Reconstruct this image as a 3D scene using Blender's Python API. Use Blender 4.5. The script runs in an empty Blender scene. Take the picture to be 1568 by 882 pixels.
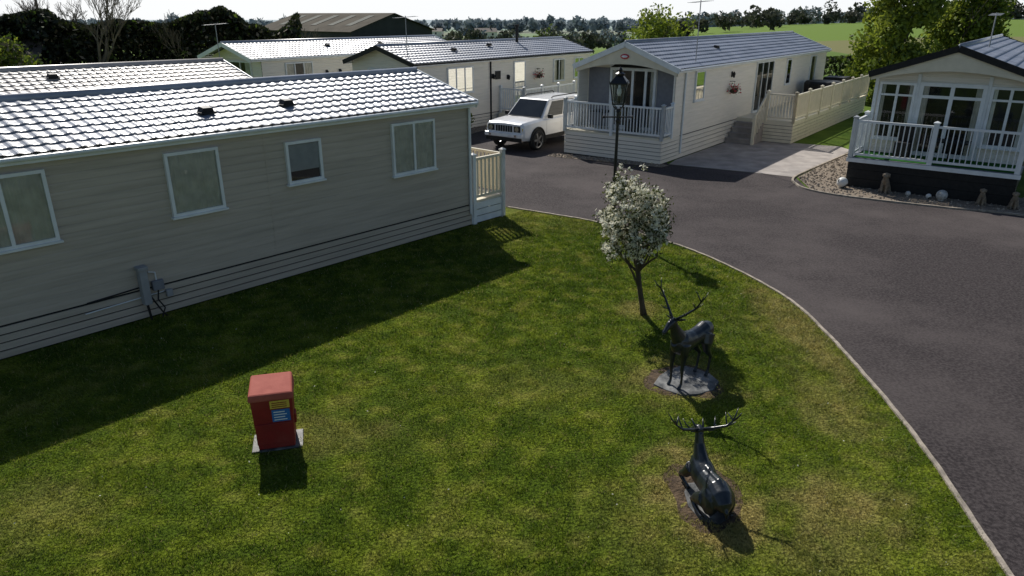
import bpy, bmesh, math, random
import numpy as np
from mathutils import Vector, Matrix
random.seed(7); rng=np.random.default_rng(7)
scene=bpy.context.scene
scene.view_settings.view_transform='Standard'
scene.view_settings.look='None'
scene.view_settings.exposure=0
COL=scene.collection

# ------------------------------------------------------------ materials
def new_mat(name):
    m=bpy.data.materials.new(name); m.use_nodes=True
    nt=m.node_tree; b=nt.nodes['Principled BSDF']
    return m,nt,b
def mat(name,c1,c2=None,rough=.6,scale=5,detail=6,bump=0,bscale=40,metal=0,spec=.5,coords='Object',stretch=None,lo=.35,hi=.65,c3=None,s3=.6,coat=0,bdist=.02,mix3=1.0):
    m,nt,b=new_mat(name); N=nt.nodes; L=nt.links
    b.inputs['Roughness'].default_value=rough; b.inputs['Metallic'].default_value=metal
    b.inputs['Specular IOR Level'].default_value=spec
    b.inputs['Coat Weight'].default_value=coat
    tc=N.new('ShaderNodeTexCoord'); src=tc.outputs[coords]
    if stretch:
        mp=N.new('ShaderNodeMapping'); mp.inputs['Scale'].default_value=stretch
        L.new(src,mp.inputs[0]); src=mp.outputs[0]
    if c2 is None: c2=tuple(x*.85 for x in c1)
    n=N.new('ShaderNodeTexNoise'); n.inputs['Scale'].default_value=scale; n.inputs['Detail'].default_value=detail
    L.new(src,n.inputs['Vector'])
    r=N.new('ShaderNodeValToRGB'); r.color_ramp.elements[0].position=lo; r.color_ramp.elements[1].position=hi
    r.color_ramp.elements[0].color=(*c1,1); r.color_ramp.elements[1].color=(*c2,1)
    L.new(n.outputs['Fac'],r.inputs[0]); out=r.outputs[0]
    if c3:
        n3=N.new('ShaderNodeTexNoise'); n3.inputs['Scale'].default_value=s3; n3.inputs['Detail'].default_value=7; n3.inputs['Roughness'].default_value=.62
        L.new(src,n3.inputs['Vector'])
        r3=N.new('ShaderNodeValToRGB'); r3.color_ramp.elements[0].position=.45; r3.color_ramp.elements[1].position=.7
        r3.color_ramp.elements[1].color=(mix3,mix3,mix3,1)
        L.new(n3.outputs['Fac'],r3.inputs[0])
        mx=N.new('ShaderNodeMix'); mx.data_type='RGBA'
        L.new(r3.outputs[0],mx.inputs['Factor']); L.new(out,mx.inputs['A']); mx.inputs['B'].default_value=(*c3,1)
        out=mx.outputs['Result']
    L.new(out,b.inputs['Base Color'])
    if bump:
        n2=N.new('ShaderNodeTexNoise'); n2.inputs['Scale'].default_value=bscale; n2.inputs['Detail'].default_value=6
        L.new(src,n2.inputs['Vector'])
        bp=N.new('ShaderNodeBump'); bp.inputs['Strength'].default_value=bump; bp.inputs['Distance'].default_value=bdist
        L.new(n2.outputs['Fac'],bp.inputs['Height']); L.new(bp.outputs[0],b.inputs['Normal'])
    return m
def leaf_mat(name,c1,c2,scale=1.5,trans=.4,attr=None,rough=.6):
    m=bpy.data.materials.new(name); m.use_nodes=True; nt=m.node_tree; N=nt.nodes; L=nt.links
    N.clear(); o=N.new('ShaderNodeOutputMaterial')
    d=N.new('ShaderNodeBsdfDiffuse'); t=N.new('ShaderNodeBsdfTranslucent'); g=N.new('ShaderNodeBsdfGlossy'); g.inputs['Roughness'].default_value=rough
    mx=N.new('ShaderNodeMixShader'); mx.inputs[0].default_value=trans
    m2=N.new('ShaderNodeMixShader'); m2.inputs[0].default_value=.03
    if attr:
        a=N.new('ShaderNodeAttribute'); a.attribute_name=attr; c=a.outputs['Color']
    else:
        tc=N.new('ShaderNodeTexCoord'); n=N.new('ShaderNodeTexNoise'); n.inputs['Scale'].default_value=scale; n.inputs['Detail'].default_value=5
        L.new(tc.outputs['Object'],n.inputs['Vector'])
        r=N.new('ShaderNodeValToRGB'); r.color_ramp.elements[0].position=.35; r.color_ramp.elements[1].position=.65
        r.color_ramp.elements[0].color=(*c1,1); r.color_ramp.elements[1].color=(*c2,1)
        L.new(n.outputs['Fac'],r.inputs[0]); c=r.outputs[0]
    L.new(c,d.inputs[0]); L.new(c,t.inputs[0])
    L.new(d.outputs[0],mx.inputs[1]); L.new(t.outputs[0],mx.inputs[2])
    L.new(mx.outputs[0],m2.inputs[1]); L.new(g.outputs[0],m2.inputs[2]); L.new(m2.outputs[0],o.inputs[0])
    return m
def glass_mat():
    m=bpy.data.materials.new('window_glass'); m.use_nodes=True; nt=m.node_tree; N=nt.nodes; L=nt.links
    N.clear(); o=N.new('ShaderNodeOutputMaterial'); t=N.new('ShaderNodeBsdfTransparent'); g=N.new('ShaderNodeBsdfGlossy')
    t.inputs[0].default_value=(.86,.9,.9,1); g.inputs['Roughness'].default_value=.03
    f=N.new('ShaderNodeFresnel'); f.inputs[0].default_value=1.5
    mx=N.new('ShaderNodeMixShader'); L.new(f.outputs[0],mx.inputs[0]); L.new(t.outputs[0],mx.inputs[1]); L.new(g.outputs[0],mx.inputs[2]); L.new(mx.outputs[0],o.inputs[0])
    return m
M={}
M['beige']=mat('beige_cladding',(.50,.44,.365),(.44,.385,.315),rough=.55,scale=3,stretch=(.4,.4,6),bump=.12,bscale=60,c3=(.37,.325,.265),s3=1.2)
M['cream']=mat('cream_cladding',(.82,.77,.68),(.74,.70,.61),rough=.5,scale=3,stretch=(.4,.4,5),bump=.1,bscale=60)
M['greypanel']=mat('grey_panel',(.20,.21,.24),(.17,.18,.21),rough=.5,scale=8)
M['upvc']=mat('white_upvc',(.78,.81,.82),(.68,.71,.72),rough=.35,scale=4)
M['creamupvc']=mat('cream_upvc',(.72,.66,.52),(.64,.59,.46),rough=.4,scale=4)
M['roof']=mat('steel_roof_tiles',(.24,.27,.33),(.30,.32,.37),rough=.36,scale=2.5,bump=.2,bscale=25,spec=1.0,c3=(.17,.19,.23),s3=1.0,bdist=.01)
M['roofbrown']=mat('brown_roof_tiles',(.27,.25,.24),(.35,.33,.31),rough=.38,scale=2.5,bump=.2,bscale=25,spec=.8,bdist=.01)
M['black']=mat('black_plastic',(.010,.010,.011),(.018,.018,.018),rough=.55,scale=10,spec=.3)
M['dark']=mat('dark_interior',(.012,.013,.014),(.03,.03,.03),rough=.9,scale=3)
M['curtain']=mat('curtain_cloth',(.76,.72,.64),(.60,.57,.50),rough=.9,scale=6)
M['glass']=glass_mat()
M['asphalt']=mat('asphalt',(.024,.019,.020),(.070,.059,.059),rough=.9,scale=26,detail=12,lo=.36,hi=.64,bump=.9,bscale=120,c3=(.105,.089,.086),s3=.28,bdist=.012,spec=.2,mix3=.8)
M['kerb']=mat('concrete_kerb',(.40,.345,.28),(.22,.19,.155),rough=.9,scale=9,bump=.4,bscale=60)
M['concrete']=mat('concrete_paving',(.40,.36,.33),(.29,.26,.24),rough=.9,scale=2,bump=.3,bscale=60,c3=(.22,.2,.19),s3=1.5)
M['gravel']=mat('gravel',(.30,.24,.17),(.14,.11,.09),rough=.9,scale=40,detail=2,bump=1,bscale=45,bdist=.03)
M['stone']=mat('gravel_stone',(.42,.35,.27),(.2,.17,.14),rough=.85,scale=9)
M['slate']=mat('slate_slab',(.045,.048,.05),(.21,.21,.205),rough=.55,scale=4.5,bump=.3,bscale=30,lo=.44,hi=.66,spec=.35)
M['soil']=mat('soil',(.045,.028,.015),(.12,.08,.045),rough=1,scale=12,bump=1,bscale=30,bdist=.04)
M['bronze']=mat('dark_bronze',(.006,.009,.013),(.014,.020,.027),rough=.30,scale=9,bump=.25,bscale=22,spec=.6,bdist=.01)
M['iron']=mat('black_iron',(.006,.006,.007),(.012,.012,.012),rough=.4,scale=12)
M['red']=mat('red_paint',(.25,.018,.016),(.20,.014,.013),rough=.6,scale=6,bump=.15,bscale=50,c3=(.27,.04,.03),s3=3,spec=.3)
M['redtop']=mat('pale_red_lid',(.42,.115,.085),(.34,.08,.06),rough=.75,scale=7,bump=.1,bscale=50,spec=.2)  # lid in a paler, pinker red than the cabinet
M['blue']=mat('blue_label',(.02,.13,.40),(.03,.16,.45),rough=.4,scale=60)
M['yellow']=mat('yellow_label',(.7,.5,.08),(.55,.4,.06),rough=.4,scale=60)
M['white']=mat('white_paint',(.80,.80,.80),(.74,.74,.75),rough=.25,scale=2,coat=.4)
M['rubber']=mat('tyre_rubber',(.015,.015,.015),(.025,.025,.025),rough=.8,scale=20)
M['alloy']=mat('alloy_metal',(.35,.35,.36),(.25,.25,.26),rough=.35,metal=.8,scale=8)
M['chrome']=mat('chrome',(.6,.6,.62),(.5,.5,.52),rough=.15,metal=1,scale=8)
M['bark']=mat('bark',(.10,.075,.05),(.05,.038,.025),rough=.9,scale=14,bump=.8,bscale=40,stretch=(1,1,.3))
M['barkgrey']=mat('grey_bark',(.11,.095,.08),(.06,.05,.04),rough=.9,scale=3)
M['barktan']=mat('tan_bark',(.22,.18,.13),(.12,.10,.07),rough=.9,scale=3)
M['grey']=mat('grey_plastic',(.32,.33,.34),(.26,.27,.28),rough=.5,scale=6)
M['redflower']=mat('red_flower',(.5,.02,.03),(.6,.05,.08),rough=.6,scale=30)
M['barnwall']=mat('dark_barn_cladding',(.014,.018,.024),(.028,.032,.038),rough=.7,scale=1)
M['barnroof']=mat('barn_roof_sheet',(.075,.066,.05),(.11,.097,.075),rough=.95,scale=.6,spec=.1)
M['skylight']=mat('barn_skylight',(.13,.135,.115),(.10,.105,.09),rough=.8,scale=1,spec=.1)
M['brick']=mat('old_brick',(.25,.13,.09),(.16,.09,.07),rough=.9,scale=8)
M['slateroof']=mat('old_slate_roof',(.11,.09,.08),(.17,.14,.12),rough=.8,scale=3,bump=.5,bscale=8)
M['wood']=mat('weathered_timber',(.30,.21,.12),(.2,.14,.08),rough=.8,scale=4,stretch=(1,6,6))
M['petal']=leaf_mat('white_blossom',(.85,.83,.72),(.78,.76,.60),scale=9,trans=.35)
M['leafolive']=leaf_mat('olive_leaf',(.045,.06,.015),(.09,.10,.025),scale=5,trans=.35)
M['leafdark']=leaf_mat('dark_ivy',(.010,.015,.007),(.028,.034,.012),scale=.5,trans=.2)
M['leafmid']=leaf_mat('hedge_leaf',(.05,.09,.012),(.12,.16,.025),scale=.5,trans=.4)
M['leafbright']=leaf_mat('spring_leaf',(.16,.22,.02),(.27,.31,.04),scale=.7,trans=.45)
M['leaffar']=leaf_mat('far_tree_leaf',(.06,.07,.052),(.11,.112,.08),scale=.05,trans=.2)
M['leafhaze']=leaf_mat('hazy_tree_leaf',(.20,.25,.27),(.26,.30,.32),scale=.02,trans=.2)  # distance haze is put into this leaf colour
M['blade']=leaf_mat('grass_blade',(0,0,0),(0,0,0),trans=.45,attr='Col',rough=.5)

# ------------------------------------------------------------ geometry helpers
def empty(name,loc=(0,0,0),ang=0):
    e=bpy.data.objects.new(name,None); COL.objects.link(e)
    e.location=loc; e.rotation_euler=(0,0,ang); e.empty_display_size=.2
    return e
def finish(bm,name,m,parent=None,smooth=False,bevel=0,recalc=True):
    if recalc: bmesh.ops.recalc_face_normals(bm,faces=bm.faces)
    me=bpy.data.meshes.new(name); bm.to_mesh(me); bm.free()
    ms=m if isinstance(m,(list,tuple)) else [m]
    for x in ms: me.materials.append(M[x] if isinstance(x,str) else x)
    if smooth:
        for p in me.polygons: p.use_smooth=True
    o=bpy.data.objects.new(name,me); COL.objects.link(o)
    if parent: o.parent=parent
    if bevel:
        b=o.modifiers.new('bevel','BEVEL'); b.width=bevel; b.segments=2; b.limit_method='ANGLE'; b.angle_limit=math.radians(40)
    return o
def face(bm,pts,mi=0):
    f=bm.faces.new([bm.verts.new(p) for p in pts]); f.material_index=mi; return f
def box(bm,a,b,mi=0):
    x0,y0,z0=[min(a[i],b[i]) for i in range(3)]; x1,y1,z1=[max(a[i],b[i]) for i in range(3)]
    v=[bm.verts.new(p) for p in [(x0,y0,z0),(x1,y0,z0),(x1,y1,z0),(x0,y1,z0),(x0,y0,z1),(x1,y0,z1),(x1,y1,z1),(x0,y1,z1)]]
    for f in [(0,3,2,1),(4,5,6,7),(0,1,5,4),(1,2,6,5),(2,3,7,6),(3,0,4,7)]:
        bm.faces.new([v[i] for i in f]).material_index=mi
def beam(bm,p0,p1,w,h,mi=0,up=Vector((0,0,1))):
    p0=Vector(p0);p1=Vector(p1); d=(p1-p0).normalized()
    if abs(d.dot(up))>.99: up=Vector((0,1,0))
    s=d.cross(up).normalized()*w/2; u=s.cross(d).normalized()*h/2
    v=[bm.verts.new(p+a*s+b*u) for p in (p0,p1) for a,b in ((-1,-1),(1,-1),(1,1),(-1,1))]
    for f in [(0,1,2,3),(7,6,5,4),(0,4,5,1),(1,5,6,2),(2,6,7,3),(3,7,4,0)]:
        bm.faces.new([v[i] for i in f]).material_index=mi
def tube(bm,pts,rad,seg=8,mi=0,cap=True):
    pts=[Vector(p) for p in pts]; rings=[]; prev=None
    for i,p in enumerate(pts):
        d=(pts[min(i+1,len(pts)-1)]-pts[max(i-1,0)]).normalized()
        if prev is None:
            ref=Vector((0,1,0)) if abs(d.y)<.9 else Vector((1,0,0))
            s=(ref-d*ref.dot(d)).normalized()
        else:
            s=(prev-d*prev.dot(d)).normalized()
        prev=s; t=d.cross(s); r=rad[i]; rs,rt=(r if isinstance(r,tuple) else (r,r))
        rings.append([bm.verts.new(p+s*rs*math.cos(2*math.pi*k/seg)+t*rt*math.sin(2*math.pi*k/seg)) for k in range(seg)])
    for a,b in zip(rings,rings[1:]):
        for k in range(seg):
            bm.faces.new([a[k],a[(k+1)%seg],b[(k+1)%seg],b[k]]).material_index=mi
    if cap:
        bm.faces.new(rings[0][::-1]).material_index=mi; bm.faces.new(rings[-1]).material_index=mi
def ball(bm,c,r,mi=0,sc=(1,1,1),sub=2):
    g=bmesh.ops.create_icosphere(bm,subdivisions=sub,radius=1,matrix=Matrix.Translation(c)@Matrix.Diagonal((r*sc[0],r*sc[1],r*sc[2],1)))
    for v in g['verts']:
        for f in v.link_faces: f.material_index=mi
def mesh_np(name,verts,faces_n,mats,mi=None,parent=None,col=None):
    k=faces_n; nv=len(verts); nf=nv//k
    me=bpy.data.meshes.new(name)
    me.vertices.add(nv); me.vertices.foreach_set('co',verts.astype(np.float32).ravel())
    me.loops.add(nv); me.loops.foreach_set('vertex_index',np.arange(nv,dtype=np.int32))
    me.polygons.add(nf); me.polygons.foreach_set('loop_start',np.arange(0,nv,k,dtype=np.int32))
    try: me.polygons.foreach_set('loop_total',np.full(nf,k,dtype=np.int32))
    except Exception: pass
    for m in mats: me.materials.append(M[m])
    if mi is not None: me.polygons.foreach_set('material_index',mi.astype(np.int32))
    if col is not None:
        ca=me.color_attributes.new('Col','FLOAT_COLOR','POINT')
        ca.data.foreach_set('color',col.astype(np.float32).ravel())
    me.update(); me.validate()
    o=bpy.data.objects.new(name,me); COL.objects.link(o)
    if parent: o.parent=parent
    return o
def leaves(name,centers,size,mats,probs=None,parent=None,var=.4):
    n=len(centers); u=rng.normal(size=(n,3)); u/=np.linalg.norm(u,axis=1)[:,None]
    w=rng.normal(size=(n,3)); w-=u*(u*w).sum(1)[:,None]; w/=np.linalg.norm(w,axis=1)[:,None]
    s=size*(1-var+2*var*rng.random((n,1)))
    a=centers-u*s; b=centers+w*s*.55; c=centers+u*s; d=centers-w*s*.55
    v=np.stack([a,b,c,d],1).reshape(-1,3)
    mi=rng.choice(len(mats),size=n,p=probs)
    return mesh_np(name,v,4,mats,mi,parent)
def smooth(a,b,x):
    t=np.clip((x-a)/(b-a),0,1); return t*t*(3-2*t)
_lat=rng.random((257,257))
def vnoise(x,y):
    x=np.asarray(x)+1000.; y=np.asarray(y)+1000.
    xi=np.floor(x).astype(int); yi=np.floor(y).astype(int); fx=x-xi; fy=y-yi
    fx=fx*fx*(3-2*fx); fy=fy*fy*(3-2*fy)
    g=lambda i,j:_lat[i%257,j%257]
    return (g(xi,yi)*(1-fx)+g(xi+1,yi)*fx)*(1-fy)+(g(xi,yi+1)*(1-fx)+g(xi+1,yi+1)*fx)*fy
def fbm(x,y,o=4):
    r=0;a=.5;
    for i in range(o):
        c_,s_=math.cos(.6*i+.4),math.sin(.6*i+.4)
        r=r+a*vnoise((x*c_-y*s_)*2**i+i*17.3,(x*s_+y*c_)*2**i+i*9.1); a*=.5
    return r/(1-.5**o)

# ------------------------------------------------------------ terrain / ground
def T(x,y):
    x=np.asarray(x,float); y=np.asarray(y,float)
    q=x/np.maximum(y,1)
    fall=-10*smooth(52,380,y)-12*smooth(400,2500,y)
    wr=smooth(.14,.26,q)*smooth(50,90,y)
    field=smooth(50,200,y)*np.clip((q-.2)*9,-.3,3.2)-14*smooth(210,900,y)
    return (1-wr)*fall+wr*field
g=np.linspace(-1,1,181); gx=np.sinh(g*6.2)/np.sinh(6.2)*3000
h=np.linspace(0,1,220); gy=-60+np.sinh(h*5)/np.sinh(5)*4000
X,Y=np.meshgrid(gx,gy); Z=T(X,Y)
nx,ny=len(gx),len(gy)
me=bpy.data.meshes.new('ground')
idx=np.arange(nx*ny).reshape(ny,nx)
fc=np.stack([idx[:-1,:-1],idx[:-1,1:],idx[1:,1:],idx[1:,:-1]],-1).reshape(-1,4)
me.from_pydata(np.stack([X,Y,Z],-1).reshape(-1,3).tolist(),[],fc.tolist())
def ground_mat():
    m,nt,b=new_mat('field_grass'); N=nt.nodes; L=nt.links
    tc=N.new('ShaderNodeTexCoord')
    n=N.new('ShaderNodeTexNoise'); n.inputs['Scale'].default_value=.9; n.inputs['Detail'].default_value=8; L.new(tc.outputs['Object'],n.inputs[0])
    r=N.new('ShaderNodeValToRGB'); e=r.color_ramp.elements; e[0].position=.35;e[1].position=.7; e[0].color=(.06,.11,.012,1); e[1].color=(.12,.18,.025,1); L.new(n.outputs[0],r.inputs[0])
    v=N.new('ShaderNodeTexVoronoi'); v.inputs['Scale'].default_value=.006; L.new(tc.outputs['Object'],v.inputs[0])
    r2=N.new('ShaderNodeValToRGB'); r2.color_ramp.interpolation='CONSTANT'; e=r2.color_ramp.elements
    e[0].color=(.13,.2,.035,1); e[1].position=.4; e[1].color=(.17,.17,.07,1); k=e.new(.65); k.color=(.10,.16,.035,1); k=e.new(.85);k.color=(.15,.21,.05,1)
    sc=N.new('ShaderNodeSeparateColor'); L.new(v.outputs['Color'],sc.inputs[0]); L.new(sc.outputs[0],r2.inputs[0])
    sx=N.new('ShaderNodeSeparateXYZ'); L.new(tc.outputs['Object'],sx.inputs[0])
    mr=N.new('ShaderNodeMapRange'); mr.inputs[1].default_value=50; mr.inputs[2].default_value=90; L.new(sx.outputs['Y'],mr.inputs[0])
    m1=N.new('ShaderNodeMix'); m1.data_type='RGBA'; L.new(mr.outputs[0],m1.inputs['Factor']); L.new(r.outputs[0],m1.inputs['A']); L.new(r2.outputs[0],m1.inputs['B'])
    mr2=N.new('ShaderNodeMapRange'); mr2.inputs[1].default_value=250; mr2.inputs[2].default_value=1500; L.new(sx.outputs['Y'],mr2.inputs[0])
    m2=N.new('ShaderNodeMix'); m2.data_type='RGBA'; L.new(mr2.outputs[0],m2.inputs['Factor']); L.new(m1.outputs['Result'],m2.inputs['A']); m2.inputs['B'].default_value=(.34,.40,.42,1)  # aerial haze painted into the ground colour, growing with distance
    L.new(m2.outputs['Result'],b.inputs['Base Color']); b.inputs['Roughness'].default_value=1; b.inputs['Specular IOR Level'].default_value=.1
    return m
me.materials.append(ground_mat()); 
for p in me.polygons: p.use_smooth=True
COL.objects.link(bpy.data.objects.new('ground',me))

KERB=[(3.3,-12),(3.6,-3),(3.95,1.5),(4.2,3.6),(4.41,5.01),(4.52,5.72),(4.68,6.71),(4.80,7.82),(4.87,9.07),(4.90,10.2),(4.84,11.5),(4.45,12.89),(3.82,14.3),(3.10,15.3),(2.0,16.55),(1.07,17.2),(-.10,17.95)]
def catmull(P,n=8):
    out=[]
    for i in range(len(P)-1):
        p0=P[max(i-1,0)];p1=P[i];p2=P[i+1];p3=P[min(i+2,len(P)-1)]
        for k in range(n):
            t=k/n
            out.append(tuple(.5*((2*p1[j])+(-p0[j]+p2[j])*t+(2*p0[j]-5*p1[j]+4*p2[j]-p3[j])*t*t+(-p0[j]+3*p1[j]-3*p2[j]+p3[j])*t**3) for j in (0,1)))
    out.append(P[-1]); return out
KC=catmull(KERB)
def inside_lawn(x,y):
    ky=np.array([p[1] for p in KC]); kx=np.array([p[0] for p in KC])
    lim=np.interp(y,ky,kx)+.03*(vnoise(x*0+3,y*5)-.6)
    return (x<lim)&(y<17.95)
STAGC=(2.32,8.6); STAG2C=(1.98,6.15)
def lawn_col(x,y):
    n1=fbm(x*.8,y*.8,4); n2=fbm(x*3.6+5,y*4.6,4); n3=fbm(x*.35+40,y*.35+7,3); n4=fbm(x*9+3,y*7+9,3)
    g1=np.array([.082,.130,.008]); g2=np.array([.200,.248,.018]); dry=np.array([.36,.29,.10])
    st=.05*np.sin((x*.55+y*.83)*2*math.pi/1.1)
    t=np.clip((n1-.30)*.75+(n2-.5)*1.7+(n4-.5)*1.2+.12+st,0,1)[:,None]
    c=g1*(1-t)+g2*t
    d=np.zeros_like(x)
    for (cx,cy,rx,ry,s) in [(STAGC[0],STAGC[1],.80,.70,.5),(STAG2C[0],STAG2C[1]-.05,.58,.80,.85),(3.4,5.9,.75,.7,.6),(3.0,5.2,.8,.4,.35),(2.15,11.1,.4,.35,.5),(-2.2,7.3,.6,.4,.3),(4.1,7.9,.5,1.1,.4),(-4.6,5.9,.7,.5,.25),(0.2,8.4,1.2,.6,.15),(4.5,10.5,.35,2.2,.5)]:
        dd=np.sqrt(((x-cx)/rx)**2+((y-cy)/ry)**2); d=np.maximum(d,s*smooth(1.3,.4,dd+(n2-.5)*1.6+(n1-.5)*.8))
    d=np.clip(d*(.4+1.2*n4)+smooth(.52,.78,n3)*.18+smooth(.58,.8,n2)*.28,0,.9)[:,None]
    return c*(1-d)+dry*d
lx=np.arange(-13,6.01,.09); ly=np.arange(.5,19.6,.09); LX,LY=np.meshgrid(lx,ly)
me=bpy.data.meshes.new('lawn'); idx=np.arange(LX.size).reshape(LX.shape)
fc=np.stack([idx[:-1,:-1],idx[:-1,1:],idx[1:,1:],idx[1:,:-1]],-1).reshape(-1,4)
me.from_pydata(np.stack([LX,LY,np.full_like(LX,.003)],-1).reshape(-1,3).tolist(),[],fc.tolist())
ca=me.color_attributes.new('Col','FLOAT_COLOR','POINT'); c=lawn_col(LX.ravel(),LY.ravel())*.72
ca.data.foreach_set('color',np.concatenate([c,np.ones((len(c),1))],1).astype(np.float32).ravel())
m,nt,b=new_mat('turf'); a=nt.nodes.new('ShaderNodeAttribute'); a.attribute_name='Col'
tc=nt.nodes.new('ShaderNodeTexCoord'); n=nt.nodes.new('ShaderNodeTexNoise'); n.inputs['Scale'].default_value=28; n.inputs['Detail'].default_value=6
nt.links.new(tc.outputs['Object'],n.inputs[0]); bp=nt.nodes.new('ShaderNodeBump'); bp.inputs['Strength'].default_value=1; bp.inputs['Distance'].default_value=.05
mr=nt.nodes.new('ShaderNodeMapRange'); mr.inputs[1].default_value=.3; mr.inputs[2].default_value=.7; mr.inputs[3].default_value=.4; mr.inputs[4].default_value=1.5
nt.links.new(n.outputs[0],mr.inputs[0]); vm=nt.nodes.new('ShaderNodeVectorMath'); vm.operation='MULTIPLY'
nt.links.new(a.outputs['Color'],vm.inputs[0]); nt.links.new(mr.outputs[0],vm.inputs[1])
nt.links.new(n.outputs[0],bp.inputs['Height']); nt.links.new(bp.outputs[0],b.inputs['Normal']); nt.links.new(vm.outputs[0],b.inputs['Base Color'])
b.inputs['Roughness'].default_value=1; b.inputs['Specular IOR Level'].default_value=.1
me.materials.append(m); COL.objects.link(bpy.data.objects.new('lawn',me))
def in_pits(x,y):
    w=.9*(fbm(x*7,y*7,3)-.5)
    p=((np.abs((x-STAG2C[0]))/.31)**2.5+(np.abs(y-STAG2C[1])/.47)**2.5)<1+w
    q=((x-STAGC[0])/.47)**2+((y-STAGC[1])/.42)**2<1+w*.6
    r=(np.abs(x+2.72)<.25)&(np.abs(y-7.12)<.22)
    return p|q|r
def blades(n,x0,x1,y0,y1,h,w):
    x=rng.uniform(x0,x1,n); t=rng.random(n); y=y0+(y1-y0)*t**1.35
    far=smooth(6,16,y)
    cl=fbm(x*6,y*8,3); k=inside_lawn(x,y)&(~in_pits(x,y))&(rng.random(n)<np.clip(.15+cl*1.4,0,1))
    k&=((x+.956)*.7422-(y-16.3)*.6701>.04)
    x=x[k];y=y[k];n=len(x); cl=cl[k]; far=far[k]
    a=rng.random(n)*2*math.pi; hh=h*(.5+rng.random(n))*(.4+1.25*cl); ww=(w+.006*far)*(.7+.6*rng.random(n))
    dx=np.cos(a)*ww;dy=np.sin(a)*ww; la=rng.random(n)*2*math.pi; ln=hh*(.3+.9*rng.random(n))
    p0=np.stack([x-dx,y-dy,np.full(n,.002)],1);p1=np.stack([x+dx,y+dy,np.full(n,.002)],1)
    p2=np.stack([x+np.cos(la)*ln,y+np.sin(la)*ln,hh],1)
    v=np.stack([p0,p1,p2],1).reshape(-1,3)
    c=lawn_col(x,y)*(.7+.75*rng.random((n,1))); s=rng.random((n,1)); c=np.where(s<.05,np.array([[.36,.31,.12]]),c)
    c=np.concatenate([c,np.ones((n,1))],1); return v,np.repeat(c,3,0)
v1,c1=blades(520000,-7,5,4.3,18,.031,.0042)
mesh_np('lawn_grass',v1,3,['blade'],col=c1)
nd=150; dxs=rng.uniform(-5.5,4.5,nd); dys=rng.uniform(4.6,14,nd); k=inside_lawn(dxs,dys); dxs=dxs[k];dys=dys[k]
leaves('daisies',np.stack([dxs,dys,np.full(len(dxs),.035)],1),.010,['petal'])

def sheet(name,pts,z,m):
    bm=bmesh.new(); face(bm,[(p[0],p[1],z) for p in pts]); bmesh.ops.triangulate(bm,faces=bm.faces)
    o=finish(bm,name,m,recalc=False)
    for p in o.data.polygons: 
        if p.normal.z<0: p.flip()
    return o
ASPH=KC+[(-1.3,18.9),(-4.3,21.3),(-8,24.5),(-12,30),(-5,34),(2,42),(5,42),(5.11,25),(5.2,23.6),(7.6,22.25),(8.64,21.57),(8.41,19.84),(9.14,19.1),(11.04,17.95),(12.68,17.1),(16,14.4),(34,4),(34,-12)]
sheet('asphalt_road',ASPH,.008,'asphalt')
sheet('concrete_driveway',[(5.2,23.6),(5.6,24.4),(8.9,28.8),(12.3,27.0),(12.4,26.2),(8.64,21.57),(7.6,22.25)],.014,'concrete')
GR=[(8.7,21.55),(12.3,26.0),(13.4,24.2),(10.8,21.0),(14.6,18.3),(16,16.2),(15.6,14.8),(12.68,17.1),(11.04,17.95),(9.14,19.1),(8.45,19.84)]
sheet('gravel_bed',GR,.018,'gravel')
GR2=[(1.2,25.1),(1.5,25.6),(4.95,23.6),(5.15,23.35),(4.85,23.0)]
sheet('gravel_strip',GR2,.018,'gravel')
GR3=[(-4.5,29.3),(-1.3,33.6),(-.2,32.8),(-1.6,30.2),(-2.6,28.2),(-3.8,27.7)]
sheet('gravel_strip',GR3,.018,'gravel')
def strip(name,pts,w,hgt,m):
    bm=bmesh.new()
    L=[];
    for i,p in enumerate(pts):
        a=Vector(pts[max(i-1,0)]);b=Vector(pts[min(i+1,len(pts)-1)]); d=(b-a).normalized(); n=Vector((-d.y,d.x))*w/2
        wob=.003*math.sin(i*2.3); sd_=.003*math.sin(i*1.1)
        L.append([bm.verts.new((p[0]+n.x+sd_,p[1]+n.y,0)),bm.verts.new((p[0]+n.x+sd_,p[1]+n.y,hgt+wob)),bm.verts.new((p[0]-n.x+sd_,p[1]-n.y,hgt+wob)),bm.verts.new((p[0]-n.x+sd_,p[1]-n.y,0))])
    for a,b in zip(L,L[1:]):
        for k in range(3): bm.faces.new([a[k],a[k+1],b[k+1],b[k]])
    return finish(bm,name,m)
strip('lawn_kerb',KC,.05,.03,'kerb')
strip('gravel_kerb',catmull([(12.4,26.0),(10.4,23.7),(8.64,21.6),(8.30,20.6),(8.41,19.84),(9.14,19.05),(11.04,17.9),(12.68,17.05),(16,14.35)]),.06,.05,'kerb')
def pinpoly(x,y,P):
    c=np.zeros(len(x),bool); n=len(P)
    for i in range(n):
        x0,y0=P[i];x1,y1=P[(i+1)%n]
        if y0==y1: continue
        c^=((y0>y)!=(y1>y))&(x<(x1-x0)*(y-y0)/(y1-y0)+x0)
    return c
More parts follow.
